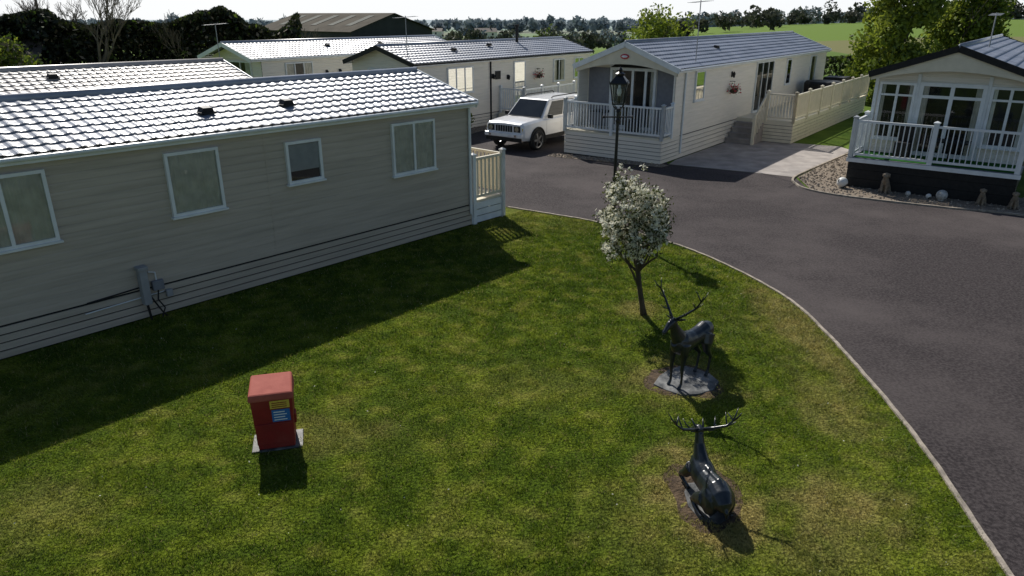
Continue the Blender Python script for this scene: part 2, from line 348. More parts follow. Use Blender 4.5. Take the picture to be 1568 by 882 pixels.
def stones(name,P,n,s):
    P=np.array(P); x=rng.uniform(P[:,0].min(),P[:,0].max(),n); y=rng.uniform(P[:,1].min(),P[:,1].max(),n); k=pinpoly(x,y,P.tolist()); x=x[k];y=y[k];n=len(x)
    r=s*(.5+rng.random((n,1)))
    o=np.stack([x,y,np.full(n,.022)],1); top=o+np.c_[np.zeros((n,2)),r[:,0]*.9]
    an=rng.random(n)*6.28
    cs=[o+r*np.stack([np.cos(an+k*1.571),np.sin(an+k*1.571)*.8,np.zeros(n)],1)*(.8+.4*rng.random((n,1))) for k in range(4)]
    tris=[]
    for k in range(4): tris+= [cs[k],cs[(k+1)%4],top]
    v=np.stack(tris,1).reshape(-1,3); mesh_np(name,v,3,['stone','gravel'],np.repeat(rng.integers(0,2,n),4))
stones('gravel_stones',GR,9000,.03); stones('gravel_stones',GR2,2500,.03); stones('gravel_stones',GR3,2500,.035)

# ------------------------------------------------------------ building parts
def siding(bm,A,B,z0,z1,pitch=.15,lim=None,off=.016):
    A=Vector(A);B=Vector(B); d=(B-A); Lw=d.length; d.normalize(); n=Vector((d.y,-d.x))
    z=z0
    while z<z1-.001:
        zt=min(z+pitch,z1)
        def P(s,zz,o): q=A+d*s+n*o; return (q.x,q.y,zz)
        zs=[(z,off),(z+(zt-z)*.80,off*.75),(zt,.001)]
        for (za,oa),(zb,ob) in zip(zs,zs[1:]):
            a0,b0=(0,Lw) if lim is None else lim(za)
            a1,b1=(0,Lw) if lim is None else lim(zb)
            if b0-a0>.02: face(bm,[P(a0,za,oa),P(b0,za,oa),P(b1,zb,ob),P(a1,zb,ob)])
        a0,b0=(0,Lw) if lim is None else lim(z)
        if b0-a0>.02: face(bm,[P(a0,z,.001),P(b0,z,.001),P(b0,z,off),P(a0,z,off)])
        z=zt
def skirt(par,A,B,z1,m,name='skirting',boards=4,gap=.018,z0=.03):
    A=Vector(A);B=Vector(B); d=(B-A).normalized(); n=Vector((d.y,-d.x)); bm=bmesh.new()
    hh=(z1-z0)/boards
    for i in range(boards):
        p=[A-n*.01,B-n*.01,B+n*.014,A+n*.014]; za=z0+i*hh; zb=za+hh-gap
        lo=[bm.verts.new((q.x,q.y,za)) for q in p]; hi=[bm.verts.new((q.x,q.y,zb)) for q in p]
        bm.faces.new(lo[::-1]);bm.faces.new(hi)
        for k in range(4): bm.faces.new([lo[k],lo[(k+1)%4],hi[(k+1)%4],hi[k]])
    return finish(bm,name,m,par)
def tiled_slope(bm,x0,x1,ye,ze,yr,zr,tile=.2,rows=8,amp=.013,step=.024):
    nu=int((x1-x0)/tile*8); xs=[x0+(x1-x0)*i/nu for i in range(nu+1)]
    sl=math.hypot(yr-ye,zr-ze); ny_=-(zr-ze)/sl*(1 if yr>ye else -1); nz_=abs(yr-ye)/sl
    prev=None
    for r in range(rows):
        for e,(t,o) in enumerate(((r/rows,step),(r/rows+.12/rows,step+.004),((r+.5)/rows,step*.55),((r+.999)/rows,0))):
            row=[]
            for x in xs:
                ph=(x-x0)/tile%1.0
                w=amp*(math.cos(ph*2*math.pi)*.6+.4*math.cos(ph*4*math.pi)*.5)
                k=o+w*(1 if e<3 else .8)+.01
                row.append(bm.verts.new((x,ye+(yr-ye)*t+ny_*k,ze+(zr-ze)*t+nz_*k)))
            if prev:
                for i in range(nu): bm.faces.new([prev[i],prev[i+1],row[i+1],row[i]])
            prev=row
def win(par,face_pt,d,n,w,z0,z1,panes=1,frame='upvc',curtain=1.0,mull=None,transom=None,fw=.05,name='window',split=None):
    A=Vector(face_pt);d=Vector(d).normalized();n=Vector(n).normalized()
    def P(s,o,z): q=A+d*s+n*o; return (q.x,q.y,z)
    def bx(bm,s0,s1,o0,o1,za,zb):
        v=[bm.verts.new(P(s,o,z)) for z in (za,zb) for s,o in ((s0,o0),(s1,o0),(s1,o1),(s0,o1))]
        for f in [(0,3,2,1),(4,5,6,7),(0,1,5,4),(1,2,6,5),(2,3,7,6),(3,0,4,7)]: bm.faces.new([v[i] for i in f])
    bm=bmesh.new()
    bx(bm,-.0,w,.012,.075,z0,z0+fw); bx(bm,0,w,.012,.075,z1-fw,z1); bx(bm,0,fw,.012,.075,z0+fw,z1-fw); bx(bm,w-fw,w,.012,.075,z0+fw,z1-fw)
    cuts=[w*i/panes for i in range(1,panes)] if split is None else [w*s for s in split]
    for c in cuts: bx(bm,c-fw*.5,c+fw*.5,.012,.072,z0+fw,z1-fw)
    if transom:
        ed=[0]+cuts+[w]
        for a,b2 in zip(ed,ed[1:]): bx(bm,a+fw*(1 if a==0 else .5),b2-fw*(1 if b2==w else .5),.012,.07,transom-fw*.4,transom+fw*.4)
    bx(bm,-.03,w+.03,.01,.10,z0-.035,z0-.002)
    finish(bm,name+'_frame',frame,par)
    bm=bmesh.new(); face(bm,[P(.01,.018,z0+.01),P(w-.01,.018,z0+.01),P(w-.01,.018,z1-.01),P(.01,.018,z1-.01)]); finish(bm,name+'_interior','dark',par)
    if curtain>0:
        bm=bmesh.new(); pr=None
        segs=[(fw,w-fw)] if curtain>=1 else [(fw,w*curtain/2),(w-w*curtain/2,w-fw)]
        for s0,s1 in segs:
            pr=None; k=max(8,int((s1-s0)/.012))
            for i in range(k+1):
                s=s0+(s1-s0)*i/k; o=.034+.011*math.sin(s*62+math.sin(s*9)*2)
                row=(bm.verts.new(P(s,o,z0+fw)),bm.verts.new(P(s,o,z1-fw)))
                if pr: bm.faces.new([pr[0],row[0],row[1],pr[1]])
                pr=row
        finish(bm,name+'_curtain','curtain',par,smooth=True)
    bm=bmesh.new(); face(bm,[P(fw,.055,z0+fw),P(w-fw,.055,z0+fw),P(w-fw,.055,z1-fw),P(fw,.055,z1-fw)]); finish(bm,name+'_pane','glass',par)
def railing(par,p0,p1,zf,hgt,m,m2=None,name='railing',sp=.115,posts=True,postw=.10,pw=.045,zpost=None,npost=None):
    p0=Vector(p0);p1=Vector(p1); L=(p1-p0).length; d=(p1-p0)/L; bm=bmesh.new()
    V=lambda s,z:Vector((p0.x+d.x*s,p0.y+d.y*s,z))
    npo=npost or max(1,round(L/1.5))
    beam(bm,V(0,zf+hgt-.04),V(L,zf+hgt-.04),.07,.06); beam(bm,V(0,zf+.10),V(L,zf+.10),.05,.06)
    s=sp
    while s<L-.05:
        beam(bm,V(s,zf+.13),V(s,zf+hgt-.07),pw,.022); s+=sp
    finish(bm,name+'_pickets',m2 or m,par)
    if posts:
        bm=bmesh.new(); zb=0 if zpost is None else zpost
        for i in range(npo+1):
            q=V(L*i/npo,0); w=postw/2
            box(bm,(q.x-w,q.y-w,zb),(q.x+w,q.y+w,zf+hgt+.05)); box(bm,(q.x-w*1.3,q.y-w*1.3,zf+hgt+.05),(q.x+w*1.3,q.y+w*1.3,zf+hgt+.075))
            t=Vector((q.x,q.y,zf+hgt+.12)); c=[(q.x-w*1.3,q.y-w*1.3),(q.x+w*1.3,q.y-w*1.3),(q.x+w*1.3,q.y+w*1.3),(q.x-w*1.3,q.y+w*1.3)]
            for k in range(4): face(bm,[(*c[k],zf+hgt+.075),(*c[(k+1)%4],zf+hgt+.075),t])
        finish(bm,name+'_posts',m,par)
def shell(par,L,W,ze,zr,wall,zs,roofm='roof',x_over=(.12,.12),fascia='upvc',skirtm=None,barge=None,pitch=.14,front_skirt=True,boards=4,tile=.2):
    bm=bmesh.new(); box(bm,(.03,.03,.0),(L-.03,W-.03,ze-.02)); finish(bm,'core','dark',par)
    bm=bmesh.new()
    siding(bm,(0,0),(L,0),zs,ze,pitch); siding(bm,(L,W),(0,W),zs,ze,pitch)
    def lim(z):
        if z<=ze: return (0,W)
        k=(z-ze)/(zr-ze)*W/2; return (k,W-k)
    siding(bm,(L,0),(L,W),zs,zr-.02,pitch,lim); siding(bm,(0,W),(0,0),zs,zr-.02,pitch,lim)
    finish(bm,'walls',wall,par)
    sm=skirtm or wall
    for A,B in (((0,0),(L,0)),((L,0),(L,W)),((L,W),(0,W)),((0,W),(0,0))): skirt(par,A,B,zs-.015,sm,boards=boards)
    bm=bmesh.new(); s=(zr-ze)/(W/2); oy=.13
    tiled_slope(bm,-x_over[0],L+x_over[1],-oy,ze-oy*s+.03,W/2,zr+.03,tile=tile); tiled_slope(bm,-x_over[0],L+x_over[1],W+oy,ze-oy*s+.03,W/2,zr+.03,tile=tile)
    finish(bm,'roof_tiles',roofm,par,smooth=False)
    bm=bmesh.new(); tube(bm,[(-x_over[0]-.01,W/2,zr+.045),(L+x_over[1]+.01,W/2,zr+.045)],[(.05,.09)]*2,8)
    finish(bm,'ridge_cap',roofm,par,smooth=True)
    bm=bmesh.new()
    for y in (-oy+.02,W+oy-.02): beam(bm,(-x_over[0]+.02,y,ze-oy*s-.035),(L+x_over[1]-.02,y,ze-oy*s-.035),.03,.10)
    face(bm,[(-x_over[0],-oy,ze-oy*s-.08),(L+x_over[1],-oy,ze-oy*s-.08),(L+x_over[1],0,ze-.03),(-x_over[0],0,ze-.03)])
    finish(bm,'fascia',fascia,par)
    bm=bmesh.new(); tube(bm,[(-x_over[0],-oy-.04,ze-oy*s-.0),(L+x_over[1],-oy-.04,ze-oy*s-.0)],[.035,.035],8); finish(bm,'gutter','black' if barge=='black' else fascia,par)
    bm=bmesh.new()
    for x in (-x_over[0]-.015,L+x_over[1]+.015):
        for y0,y1 in ((-oy-.02,W/2),(W+oy+.02,W/2)): beam(bm,(x,y0,ze-oy*s-.02),(x,y1,zr+.0),.035,.17)
    finish(bm,'bargeboards',barge or fascia,par)
def vent(par,x,y,z,tilt,name='roof_vent'):
    bm=bmesh.new(); box(bm,(x-.14,y-.11,z),(x+.14,y+.11,z+.03)); 
    v=[(x-.11,y-.09,z+.03),(x+.11,y-.09,z+.03),(x+.11,y+.09,z+.03),(x-.11,y+.09,z+.03)]; t=[(x-.08,y-.10,z+.10),(x+.08,y-.10,z+.10),(x+.08,y+.05,z+.12),(x-.08,y+.05,z+.12)]
    face(bm,t)
    for k in range(4): face(bm,[v[k],v[(k+1)%4],t[(k+1)%4],t[k]])
    finish(bm,name,'black',par,bevel=.008)
def aerial(par,x,y,z0,z1,name='tv_aerial',arm=.9):
    bm=bmesh.new(); tube(bm,[(x,y,z0),(x,y,z1)],[.018,.018],6); tube(bm,[(x-arm*.6,y,z1-.08),(x+arm*.6,y,z1-.02)],[.012,.012],5)
    for i in range(9):
        t=-arm*.6+arm*1.2*i/8; tube(bm,[(x+t,y-.16,z1-.05+t*.05),(x+t,y+.16,z1-.05+t*.05)],[.006,.006],4)
    finish(bm,name,'grey',par)
def hanging_basket(par,x,y,z):
    bm=bmesh.new(); ball(bm,(x,y-.2,z),.15,0,(1,1,.7)); beam(bm,(x,y,z+.35),(x,y-.22,z+.35),.02,.02); tube(bm,[(x,y-.2,z+.35),(x,y-.2,z+.05)],[.006,.006],4); finish(bm,'basket','bark',par)
    c=rng.normal(size=(160,3))*[.13,.11,.08]+[x,y-.2,z+.08]; leaves('basket_flowers',c,.04,['redflower','leafmid','petal'],[.45,.35,.2],par)
def walllamp(par,x,y,z):
    bm=bmesh.new(); box(bm,(x-.05,y-.03,z-.1),(x+.05,y,z+.1)); tube(bm,[(x,y-.09,z-.12),(x,y-.09,z+.02),(x,y-.09,z+.1)],[.03,.055,.01],8); finish(bm,'wall_lamp','black',par)

U=Vector((.6701,.7422)); NI=Vector((-.7422,.6701)); angU=math.atan2(U.y,U.x)
corner=Vector((-.956,16.30))
# ---- caravan A (nearest, left)
LA=13.0
oA=corner-U*LA
A=empty('static_caravan',(oA.x,oA.y,0),angU); WA=3.74
shell(A,LA,WA,2.85,3.36,'beige',.52,x_over=(.12,.10),pitch=.125,boards=4)
for (r,w,z0,z1,p,cu) in [(-8.46,1.15,1.58,2.62,2,1.0),(-5.91,.89,1.58,2.61,1,1.0),(-3.93,.74,1.76,2.52,1,0),(-1.10,1.16,1.53,2.59,2,1.0)]:
    win(A,(LA+r-w,0),(1,0),(0,-1),w,z0,z1,1,curtain=cu,fw=.05,split=([.5] if p==2 else []))
bm=bmesh.new(); box(bm,(LA-4.67+.055,.0,1.98),(LA-3.93-.055,-.04,2.46)); finish(bm,'roller_blind','grey',A)
bm=bmesh.new(); tube(bm,[(LA-.06,-.06,2.75),(LA-.06,-.06,.3)],[.032,.032],8); finish(bm,'downpipe','upvc',A)
bm=bmesh.new(); box(bm,(LA-.05,-.022,.5),(LA+.022,.05,2.82)); finish(bm,'corner_trim','beige',A)
s=(3.36-2.85)/(WA/2)
for xx,yy in ((-5.7,.62),(-4.15,.62)): vent(A,LA+xx,yy,2.85+yy*s+.05,0)
bm=bmesh.new(); box(bm,(LA-7.52,-.16,.28),(LA-7.40,-.02,.88)); box(bm,(LA-7.54,-.18,.86),(LA-7.38,-.015,.92)); finish(bm,'meter_post','grey',A,bevel=.008)
bm=bmesh.new(); box(bm,(LA-7.33,-.10,.46),(LA-7.15,-.02,.62)); finish(bm,'junction_box','greypanel',A,bevel=.01)
bm=bmesh.new(); box(bm,(LA-7.13,-.09,.30),(LA-7.03,-.02,.42)); finish(bm,'junction_box','grey',A,bevel=.01)
bm=bmesh.new()
tube(bm,[(LA-7.44,-.12,.5),(LA-7.36,-.14,.3),(LA-7.28,-.15,.12),(LA-7.2,-.12,.0)],[.014]*4,6); tube(bm,[(LA-7.25,-.07,.46),(LA-7.3,-.13,.32),(LA-7.22,-.14,.16),(LA-7.3,-.16,.0)],[.012]*4,6)
tube(bm,[(LA-7.47,-.1,.3),(LA-7.45,-.12,0)],[.02,.02],6); tube(bm,[(LA-8.3,-.03,.52),(LA-7.5,-.03,.56)],[.012,.012],6)
finish(bm,'cables','black',A)
bm=bmesh.new(); tube(bm,[(LA-8.35,-.03,.36),(LA-7.15,-.03,.40)],[.01,.01],6); tube(bm,[(LA-7.24,-.03,.5),(LA-7.24,-.03,.75),(LA-7.34,-.03,.78)],[.012]*3,6); finish(bm,'pipes','upvc',A)
bm=bmesh.new(); box(bm,(LA-5.06,-.018,.55),(LA-5.03,-.0,2.78)); finish(bm,'joint_strip','beige',A)
bm=bmesh.new(); box(bm,(LA+.03,0.02,.50),(LA+1.08,WA,.56)); finish(bm,'deck_floor','creamupvc',A)
skirt(A,(LA+.02,0),(LA+1.08,0),.52,'upvc','deck_skirting',3); skirt(A,(LA+1.08,0),(LA+1.08,WA),.52,'upvc','deck_skirting',3)
railing(A,(LA+.09,0),(LA+1.08,0),.56,1.02,'upvc','creamupvc',npost=1,pw=.06,sp=.13); railing(A,(LA+1.08,.0),(LA+1.08,WA),.56,1.02,'upvc','creamupvc',npost=2,pw=.06,sp=.13)
# ---- caravan B (behind A)
oB=corner+U*(-1.17-12.5)+NI*7.1
B=empty('static_caravan',(oB.x,oB.y,0),angU)
shell(B,12.5,3.74,2.85,3.36,'beige',.52,roofm='roofbrown',pitch=.14)
s=.51/1.87; vent(B,5.3,.9,2.85+.9*s+.05,0); vent(B,8.0,1.2,2.85+1.2*s+.05,0)
win(B,(7,0),(1,0),(0,-1),1.0,1.58,2.6,2); win(B,(10,0),(1,0),(0,-1),1.0,1.58,2.6,2)
# ---- caravans C, D and lodges E, F share an axis
angA=math.atan2(.8,.6); a=Vector((.6,.8)); bb=Vector((.8,-.6))
C=empty('static_caravan',(-3.7,29.1,0),angA); LC=13.0
shell(C,LC,3.74,2.86,3.42,'cream',.55,roofm='roof',barge='black',x_over=(.35,.12))
for x0,w,z0,z1,p in ((1.7,1.65,1.55,2.6,3),(9.5,1.0,1.55,2.6,2),(11.4,.9,1.6,2.6,2)): win(C,(x0,0),(1,0),(0,-1),w,z0,z1,p,curtain=.6)
win(C,(6.25,0),(1,0),(0,-1),.9,.62,2.65,1,curtain=0,transom=1.5,name='door')
walllamp(C,4.7,-.02,2.1); bm=bmesh.new(); box(bm,(4.9,-.06,1.95),(5.25,-.015,2.3)); finish(bm,'vent_box','black',C)
hanging_basket(C,8.1,0,1.9); walllamp(C,5.8,-.02,2.0)
bm=bmesh.new(); tube(bm,[(4.55,-.05,2.75),(4.55,-.05,.2)],[.035]*2,8); finish(bm,'downpipe','black',C)
win(C,(0,2.75),(0,-1),(-1,0),1.7,1.2,2.6,3,curtain=.5)
bm=bmesh.new(); tube(bm,[(8.7,1.6,3.2),(8.7,1.6,4.1)],[.07,.07],10); tube(bm,[(8.7,1.6,4.1),(8.7,1.6,4.2)],[.11,.11],10); finish(bm,'flue','black',C)
vent(C,3.2,.9,3.2,0); vent(C,6.0,1.2,3.3,0); aerial(C,.1,.6,2.9,4.6)
bm=bmesh.new(); box(bm,(5.2,-1.4,.5),(9.3,-.02,.58)); finish(bm,'deck_floor','creamupvc',C)
skirt(C,(5.2,-1.4),(9.3,-1.4),.5,'cream','deck_skirting',3); railing(C,(5.2,-1.4),(9.3,-1.4),.58,1.0,'upvc',npost=3); railing(C,(5.2,-1.4),(5.2,-.1),.58,1.0,'upvc',npost=1)
bm=bmesh.new()
for i in range(3): box(bm,(4.3+.3*i,-1.3,0.003),(4.6+.3*i,-.2,.17*(i+1)))
finish(bm,'steps','creamupvc',C)
D=empty('static_caravan',(-10.9,32.5,0),angA)
shell(D,13,3.74,2.86,3.42,'cream',.55,roofm='roof',x_over=(.6,.12))
for x0,w,z0,z1,p in ((1.2,1.5,1.45,2.62,3),(5.2,.9,1.5,2.6,2),(9.0,.9,1.5,2.6,1)): win(D,(x0,0),(1,0),(0,-1),w,z0,z1,p,curtain=.6)
win(D,(0,3.1),(0,-1),(-1,0),2.4,.9,2.7,3,curtain=.4)
walllamp(D,3.5,-.02,2.1); walllamp(D,4.3,-.02,2.1); vent(D,4.5,1.0,3.2,0); vent(D,8.0,1.0,3.2,0); aerial(D,-1.0,1.5,2.5,4.3)

# ---- lodge E (centre)
E=empty('holiday_lodge',(5.71,24.62,0),angA); WE=3.74; LE=17.3; zf=.85
shell(E,LE,WE,3.0,3.72,'cream',.80,x_over=(.72,.12),boards=5)
bm=bmesh.new()
siding(bm,(-.65,0),(-.0,0),.8,2.96,.14); 
box(bm,(-.66,.004,.8),(-.0,.06,2.96)); box(bm,(-.66,WE-.06,.8),(-.0,WE,2.96)); finish(bm,'wing_walls','cream',E)
bm=bmesh.new()
zt=lambda y: 3.0+(3.72-3.0)*(1-abs(y-WE/2)/(WE/2))
n_=24; prev=None
for i in range(n_+1):
    y=-.05+(WE+.1)*i/n_; yc=(y-WE/2)/(WE/2); lowz=2.78+.30*(1-yc*yc)
    t_=(-.70,y,max(zt(y)-.03,lowz+.01)); l_=(-.70,y,lowz)
    row=[bm.verts.new(t_),bm.verts.new(l_),bm.verts.new((-.62,y,lowz)),bm.verts.new((-.62,y,t_[2]))]
    if prev:
        for k in range(3): bm.faces.new([prev[k],prev[k+1],row[k+1],row[k]])
    prev=row
finish(bm,'canopy_gable','creamupvc',E)
bm=bmesh.new(); ball(bm,(-.72,WE/2,3.33),.17,0,(.12,1,.5)); finish(bm,'badge','redflower',E,smooth=True)
bm=bmesh.new(); ball(bm,(-.735,WE/2,3.33),.12,0,(.12,1,.35)); finish(bm,'badge_text','upvc',E,smooth=True)
bm=bmesh.new(); box(bm,(-.03,.10,.86),(-.018,.95,2.9)); box(bm,(-.03,WE-.95,.86),(-.018,WE-.10,2.9)); finish(bm,'front_panels','greypanel',E)
win(E,(0,WE-.98),(0,-1),(-1,0),WE-1.96,.87,2.92,4,curtain=.25,transom=None,name='patio_doors',fw=.09,split=[.22,.5,.78])
bm=bmesh.new()
face(bm,[(-.03,.98,2.93),(-.03,WE-.98,2.93),(-.03,WE/2,3.4)]); finish(bm,'gable_window','dark',E)
bm=bmesh.new()
for p,q in (((-.05,.95,2.95),(-.05,WE/2,3.42)),((-.05,WE-.95,2.95),(-.05,WE/2,3.42))): beam(bm,p,q,.05,.06)
finish(bm,'gable_window_frame','upvc',E)
bm=bmesh.new(); box(bm,(-1.4,0,.78),(-.02,WE,zf)); finish(bm,'deck_floor','creamupvc',E)
skirt(E,(-1.4,0),(-.0,0),.80,'cream','deck_skirting',6); skirt(E,(-1.4,WE),(-1.4,0),.80,'cream','deck_skirting',6)
skirt(E,(-.02,WE),(-1.4,WE),.80,'cream','deck_skirting',6)
bm=bmesh.new(); box(bm,(-1.37,.03,.02),(-.05,WE-.03,.77)); finish(bm,'deck_core','dark',E)
railing(E,(-1.4,0),(-1.4,WE),zf,1.0,'upvc',npost=2,zpost=.78); railing(E,(-1.4,0),(-.7,0),zf,1.0,'upvc',npost=1,zpost=.78); railing(E,(-1.4,WE),(-.7,WE),zf,1.0,'upvc',npost=1,zpost=.78)
bm=bmesh.new(); tube(bm,[(-.8,2.6,.86),(-.8,2.6,1.5)],[.02,.02],6)
beam(bm,(-.8,2.25,1.5),(-.8,2.95,1.5),.6,.03); box(bm,(-.75,1.3,.86),(-.35,1.7,1.25)); box(bm,(-.39,1.3,1.25),(-.35,1.7,1.7)); finish(bm,'patio_furniture','black',E,bevel=.01)
win(E,(.85,0),(1,0),(0,-1),.8,1.85,2.85,1,curtain=0)
win(E,(6.9,0),(1,0),(0,-1),2.1,.88,2.85,3,curtain=0,name='side_doors',transom=None)
win(E,(10.8,0),(1,0),(0,-1),.7,1.7,2.8,1,curtain=0); win(E,(14.5,0),(1,0),(0,-1),.9,1.5,2.8,1,curtain=.5)
walllamp(E,4.25,-.02,2.55); hanging_basket(E,4.15,0,1.95)
vent(E,5,1.0,3.42,0); aerial(E,1.4,.25,2.8,5.1,arm=1.2)
bm=bmesh.new(); tube(bm,[(.04,-.05,2.9),(.04,-.05,.2)],[.035]*2,8); finish(bm,'downpipe','upvc',E)
bm=bmesh.new(); box(bm,(5.3,-2.2,.78),(17.3,-.02,zf)); finish(bm,'side_deck_floor','creamupvc',E)
bm=bmesh.new(); box(bm,(5.34,-2.16,.02),(17.2,-.05,.77)); finish(bm,'side_deck_core','dark',E)
skirt(E,(5.3,-2.2),(17.3,-2.2),.8,'creamupvc','deck_skirting',6); skirt(E,(5.3,0),(5.3,-2.2),.8,'creamupvc','deck_skirting',6)
railing(E,(5.3,-2.2),(17.3,-2.2),zf,1.0,'creamupvc',npost=7,zpost=.78); railing(E,(5.3,-2.2),(5.3,-1.15),zf,1.0,'creamupvc',npost=1,zpost=.78)
bm=bmesh.new()
for i in range(4): box(bm,(4.2+.275*i,-1.1,.02 if i else .016),(4.2+.275*(i+1),-.05,.17*(i+1)))
for i in range(4): box(bm,(4.17+.275*i,-1.12,.17*(i+1)),(4.2+.275*(i+1),-.03,.17*(i+1)+.03))
finish(bm,'steps','concrete',E)
bm=bmesh.new()
for y in (-1.1,):
    beam(bm,(4.2,y,1.05),(5.3,y,1.8),.06,.07); 
    for i in range(6): beam(bm,(4.3+.17*i,y,.2+.11*i),(4.3+.17*i,y,1.1+.115*i),.04,.03)
    box(bm,(4.14,y-.05,.02),(4.24,y+.05,1.15))
finish(bm,'stair_rail','creamupvc',E)
bm=bmesh.new(); tube(bm,[(13.3,-1.1,.86),(13.3,-1.1,1.65),(13.3,-1.1,1.75)],[.85,.9,.8],12); box(bm,(15.0,-1.6,.86),(16.2,-.6,1.8)); finish(bm,'hot_tub','black',E,bevel=.03)

# ---- lodge F (right)
F=empty('holiday_lodge',(13.68,19.14,0),angA); WF=3.9; LF=12.0
shell(F,LF,WF,3.12,3.80,'cream',.82,x_over=(.45,.12),skirtm='black',barge='black',boards=5)
bm=bmesh.new(); box(bm,(-1.395,-.04,.02),(-.02,WF+.09,.77)); finish(bm,'deck_plinth','black',F)
skirt(F,(-1.41,WF+.1),(-1.41,-.05),.78,'black','deck_skirting',3,gap=.01)
bm=bmesh.new(); box(bm,(-1.45,-.08,.78),(-.02,WF+.14,.85)); finish(bm,'deck_floor','greypanel',F)
bm=bmesh.new(); box(bm,(-1.48,-.1,.73),(-1.455,WF+.16,.84)); finish(bm,'deck_trim','upvc',F)
M['turfmat']=leaf_mat('turf_mat',(.02,.14,.02),(.03,.17,.02))
bm=bmesh.new(); box(bm,(-1.35,0,.853),(-.1,WF,.865)); finish(bm,'artificial_turf_mat','turfmat',F)
railing(F,(-1.4,0),(-1.4,WF+.08),.85,1.05,'upvc',npost=2,zpost=.85,sp=.13,pw=.05,postw=.12); railing(F,(-1.4,WF+.08),(-.05,WF+.08),.85,1.05,'upvc',npost=1,zpost=.85,sp=.13,postw=.12)
win(F,(0,WF-.12),(0,-1),(-1,0),.95,1.25,2.85,2,curtain=.35,transom=2.5,name='front_window',fw=.07)
win(F,(0,WF-1.15),(0,-1),(-1,0),1.62,.88,2.88,2,curtain=.3,transom=2.5,name='patio_doors',fw=.10)
win(F,(0,1.05),(0,-1),(-1,0),.95,1.25,2.85,2,curtain=.35,transom=2.5,name='front_window',fw=.07)
bm=bmesh.new()
for y in (.03,1.1,WF-1.1,WF-.03): box(bm,(-.05,y-.045,.86),(-.02,y+.045,3.1))
finish(bm,'pilasters','upvc',F)
n_=24; prev=None; bm=bmesh.new()
for i in range(n_+1):
    y=-.08+(WF+.16)*i/n_; yc=(y-WF/2)/(WF/2); lowz=2.93+.28*(1-yc*yc); ztp=max(3.12+.68*(1-abs(yc))-.03,lowz+.01)
    row=[bm.verts.new((-.43,y,ztp)),bm.verts.new((-.43,y,lowz)),bm.verts.new((-.36,y,lowz)),bm.verts.new((-.36,y,ztp))]
    if prev:
        for k in range(3): bm.faces.new([prev[k],prev[k+1],row[k+1],row[k]])
    prev=row
finish(bm,'canopy_gable','creamupvc',F)
bm=bmesh.new(); box(bm,(-.9,2.6,.87),(-.5,3.0,1.3)); box(bm,(-.54,2.6,1.3),(-.5,3.0,1.75)); box(bm,(-1.0,1.2,1.4),(-.4,2.1,1.44)); tube(bm,[(-.7,1.65,.87),(-.7,1.65,1.4)],[.03,.03],8); finish(bm,'patio_furniture','black',F,bevel=.01)
aerial(F,3.4,1.6,3.7,4.7)

# ------------------------------------------------------------ garden ornaments by lodge F
def fpt(x,y): v=Vector((13.68,19.14))+a*x-bb*y; return v
def sit_dog(loc,ang,s,m,name='dog_ornament'):
    e=empty(name,(loc[0],loc[1],.02),ang); bm=bmesh.new()
    tube(bm,[(-.16*s,0,.0),(-.15*s,0,.12*s),(-.05*s,0,.28*s),(.04*s,0,.40*s),(.06*s,0,.5*s)],[(.12*s,.1*s),(.15*s,.14*s),(.12*s,.12*s),(.085*s,.09*s),(.06*s,.06*s)],10)
    ball(bm,(.08*s,0,.53*s),.085*s); tube(bm,[(.10*s,0,.52*s),(.2*s,0,.49*s)],[.055*s,.035*s],8)
    for y in (-.06,.06):
        tube(bm,[(.03*s,y*s,.36*s),(.07*s,y*s,.16*s),(.08*s,y*s,.0)],[.05*s,.035*s,.035*s],8); ball(bm,(.11*s,y*s,.02*s),.035*s,0,(1.4,1,.7),1)
        tube(bm,[(.05*s,y*1.2*s,.58*s),(.06*s,y*1.7*s,.48*s)],[.03*s,.015*s],6); tube(bm,[(-.12*s,y*1.9*s,.05*s),(.02*s,y*2.0*s,.03*s)],[.07*s,.03*s],8)
    o=finish(bm,'dog_body',m,e,smooth=True)
    r=o.modifiers.new('remesh','REMESH'); r.mode='VOXEL'; r.voxel_size=.012; r.use_smooth_shade=True
M['whitestone']=mat('painted_stone',(.6,.6,.57),(.3,.3,.28),rough=.7,scale=14)
M['tanstone']=mat('weathered_stone',(.28,.22,.15),(.14,.11,.08),rough=.8,scale=12)
def ball_planter(loc,s,m,name='football_ornament'):
    e=empty(name,(loc[0],loc[1],.02)); bm=bmesh.new(); ball(bm,(0,0,s),s,sub=3); tube(bm,[(0,0,0),(0,0,.05)],[s*.6,s*.5],12); finish(bm,'ball',m,e,smooth=True)
M['football']=mat('football_paint',(.65,.65,.62),(.03,.03,.03),rough=.5,scale=6,detail=0,lo=.56,hi=.58)
p=fpt(-1.75,WF+.1); ball_planter((p.x,p.y),.15,'football')
p=fpt(-1.75,2.9); sit_dog(p,angA+math.pi,.95,'tanstone')
p=fpt(-1.75,2.3); ball_planter((p.x,p.y),.07,'whitestone'); p=fpt(-1.75,1.8); ball_planter((p.x,p.y),.07,'football')
p=fpt(-1.75,1.5); ball_planter((p.x,p.y),.14,'whitestone'); p=fpt(-1.75,.6); sit_dog(p,angA+math.pi,.75,'tanstone')
p=fpt(-1.7,-.1); sit_dog(p,angA+math.pi,.75,'tanstone')
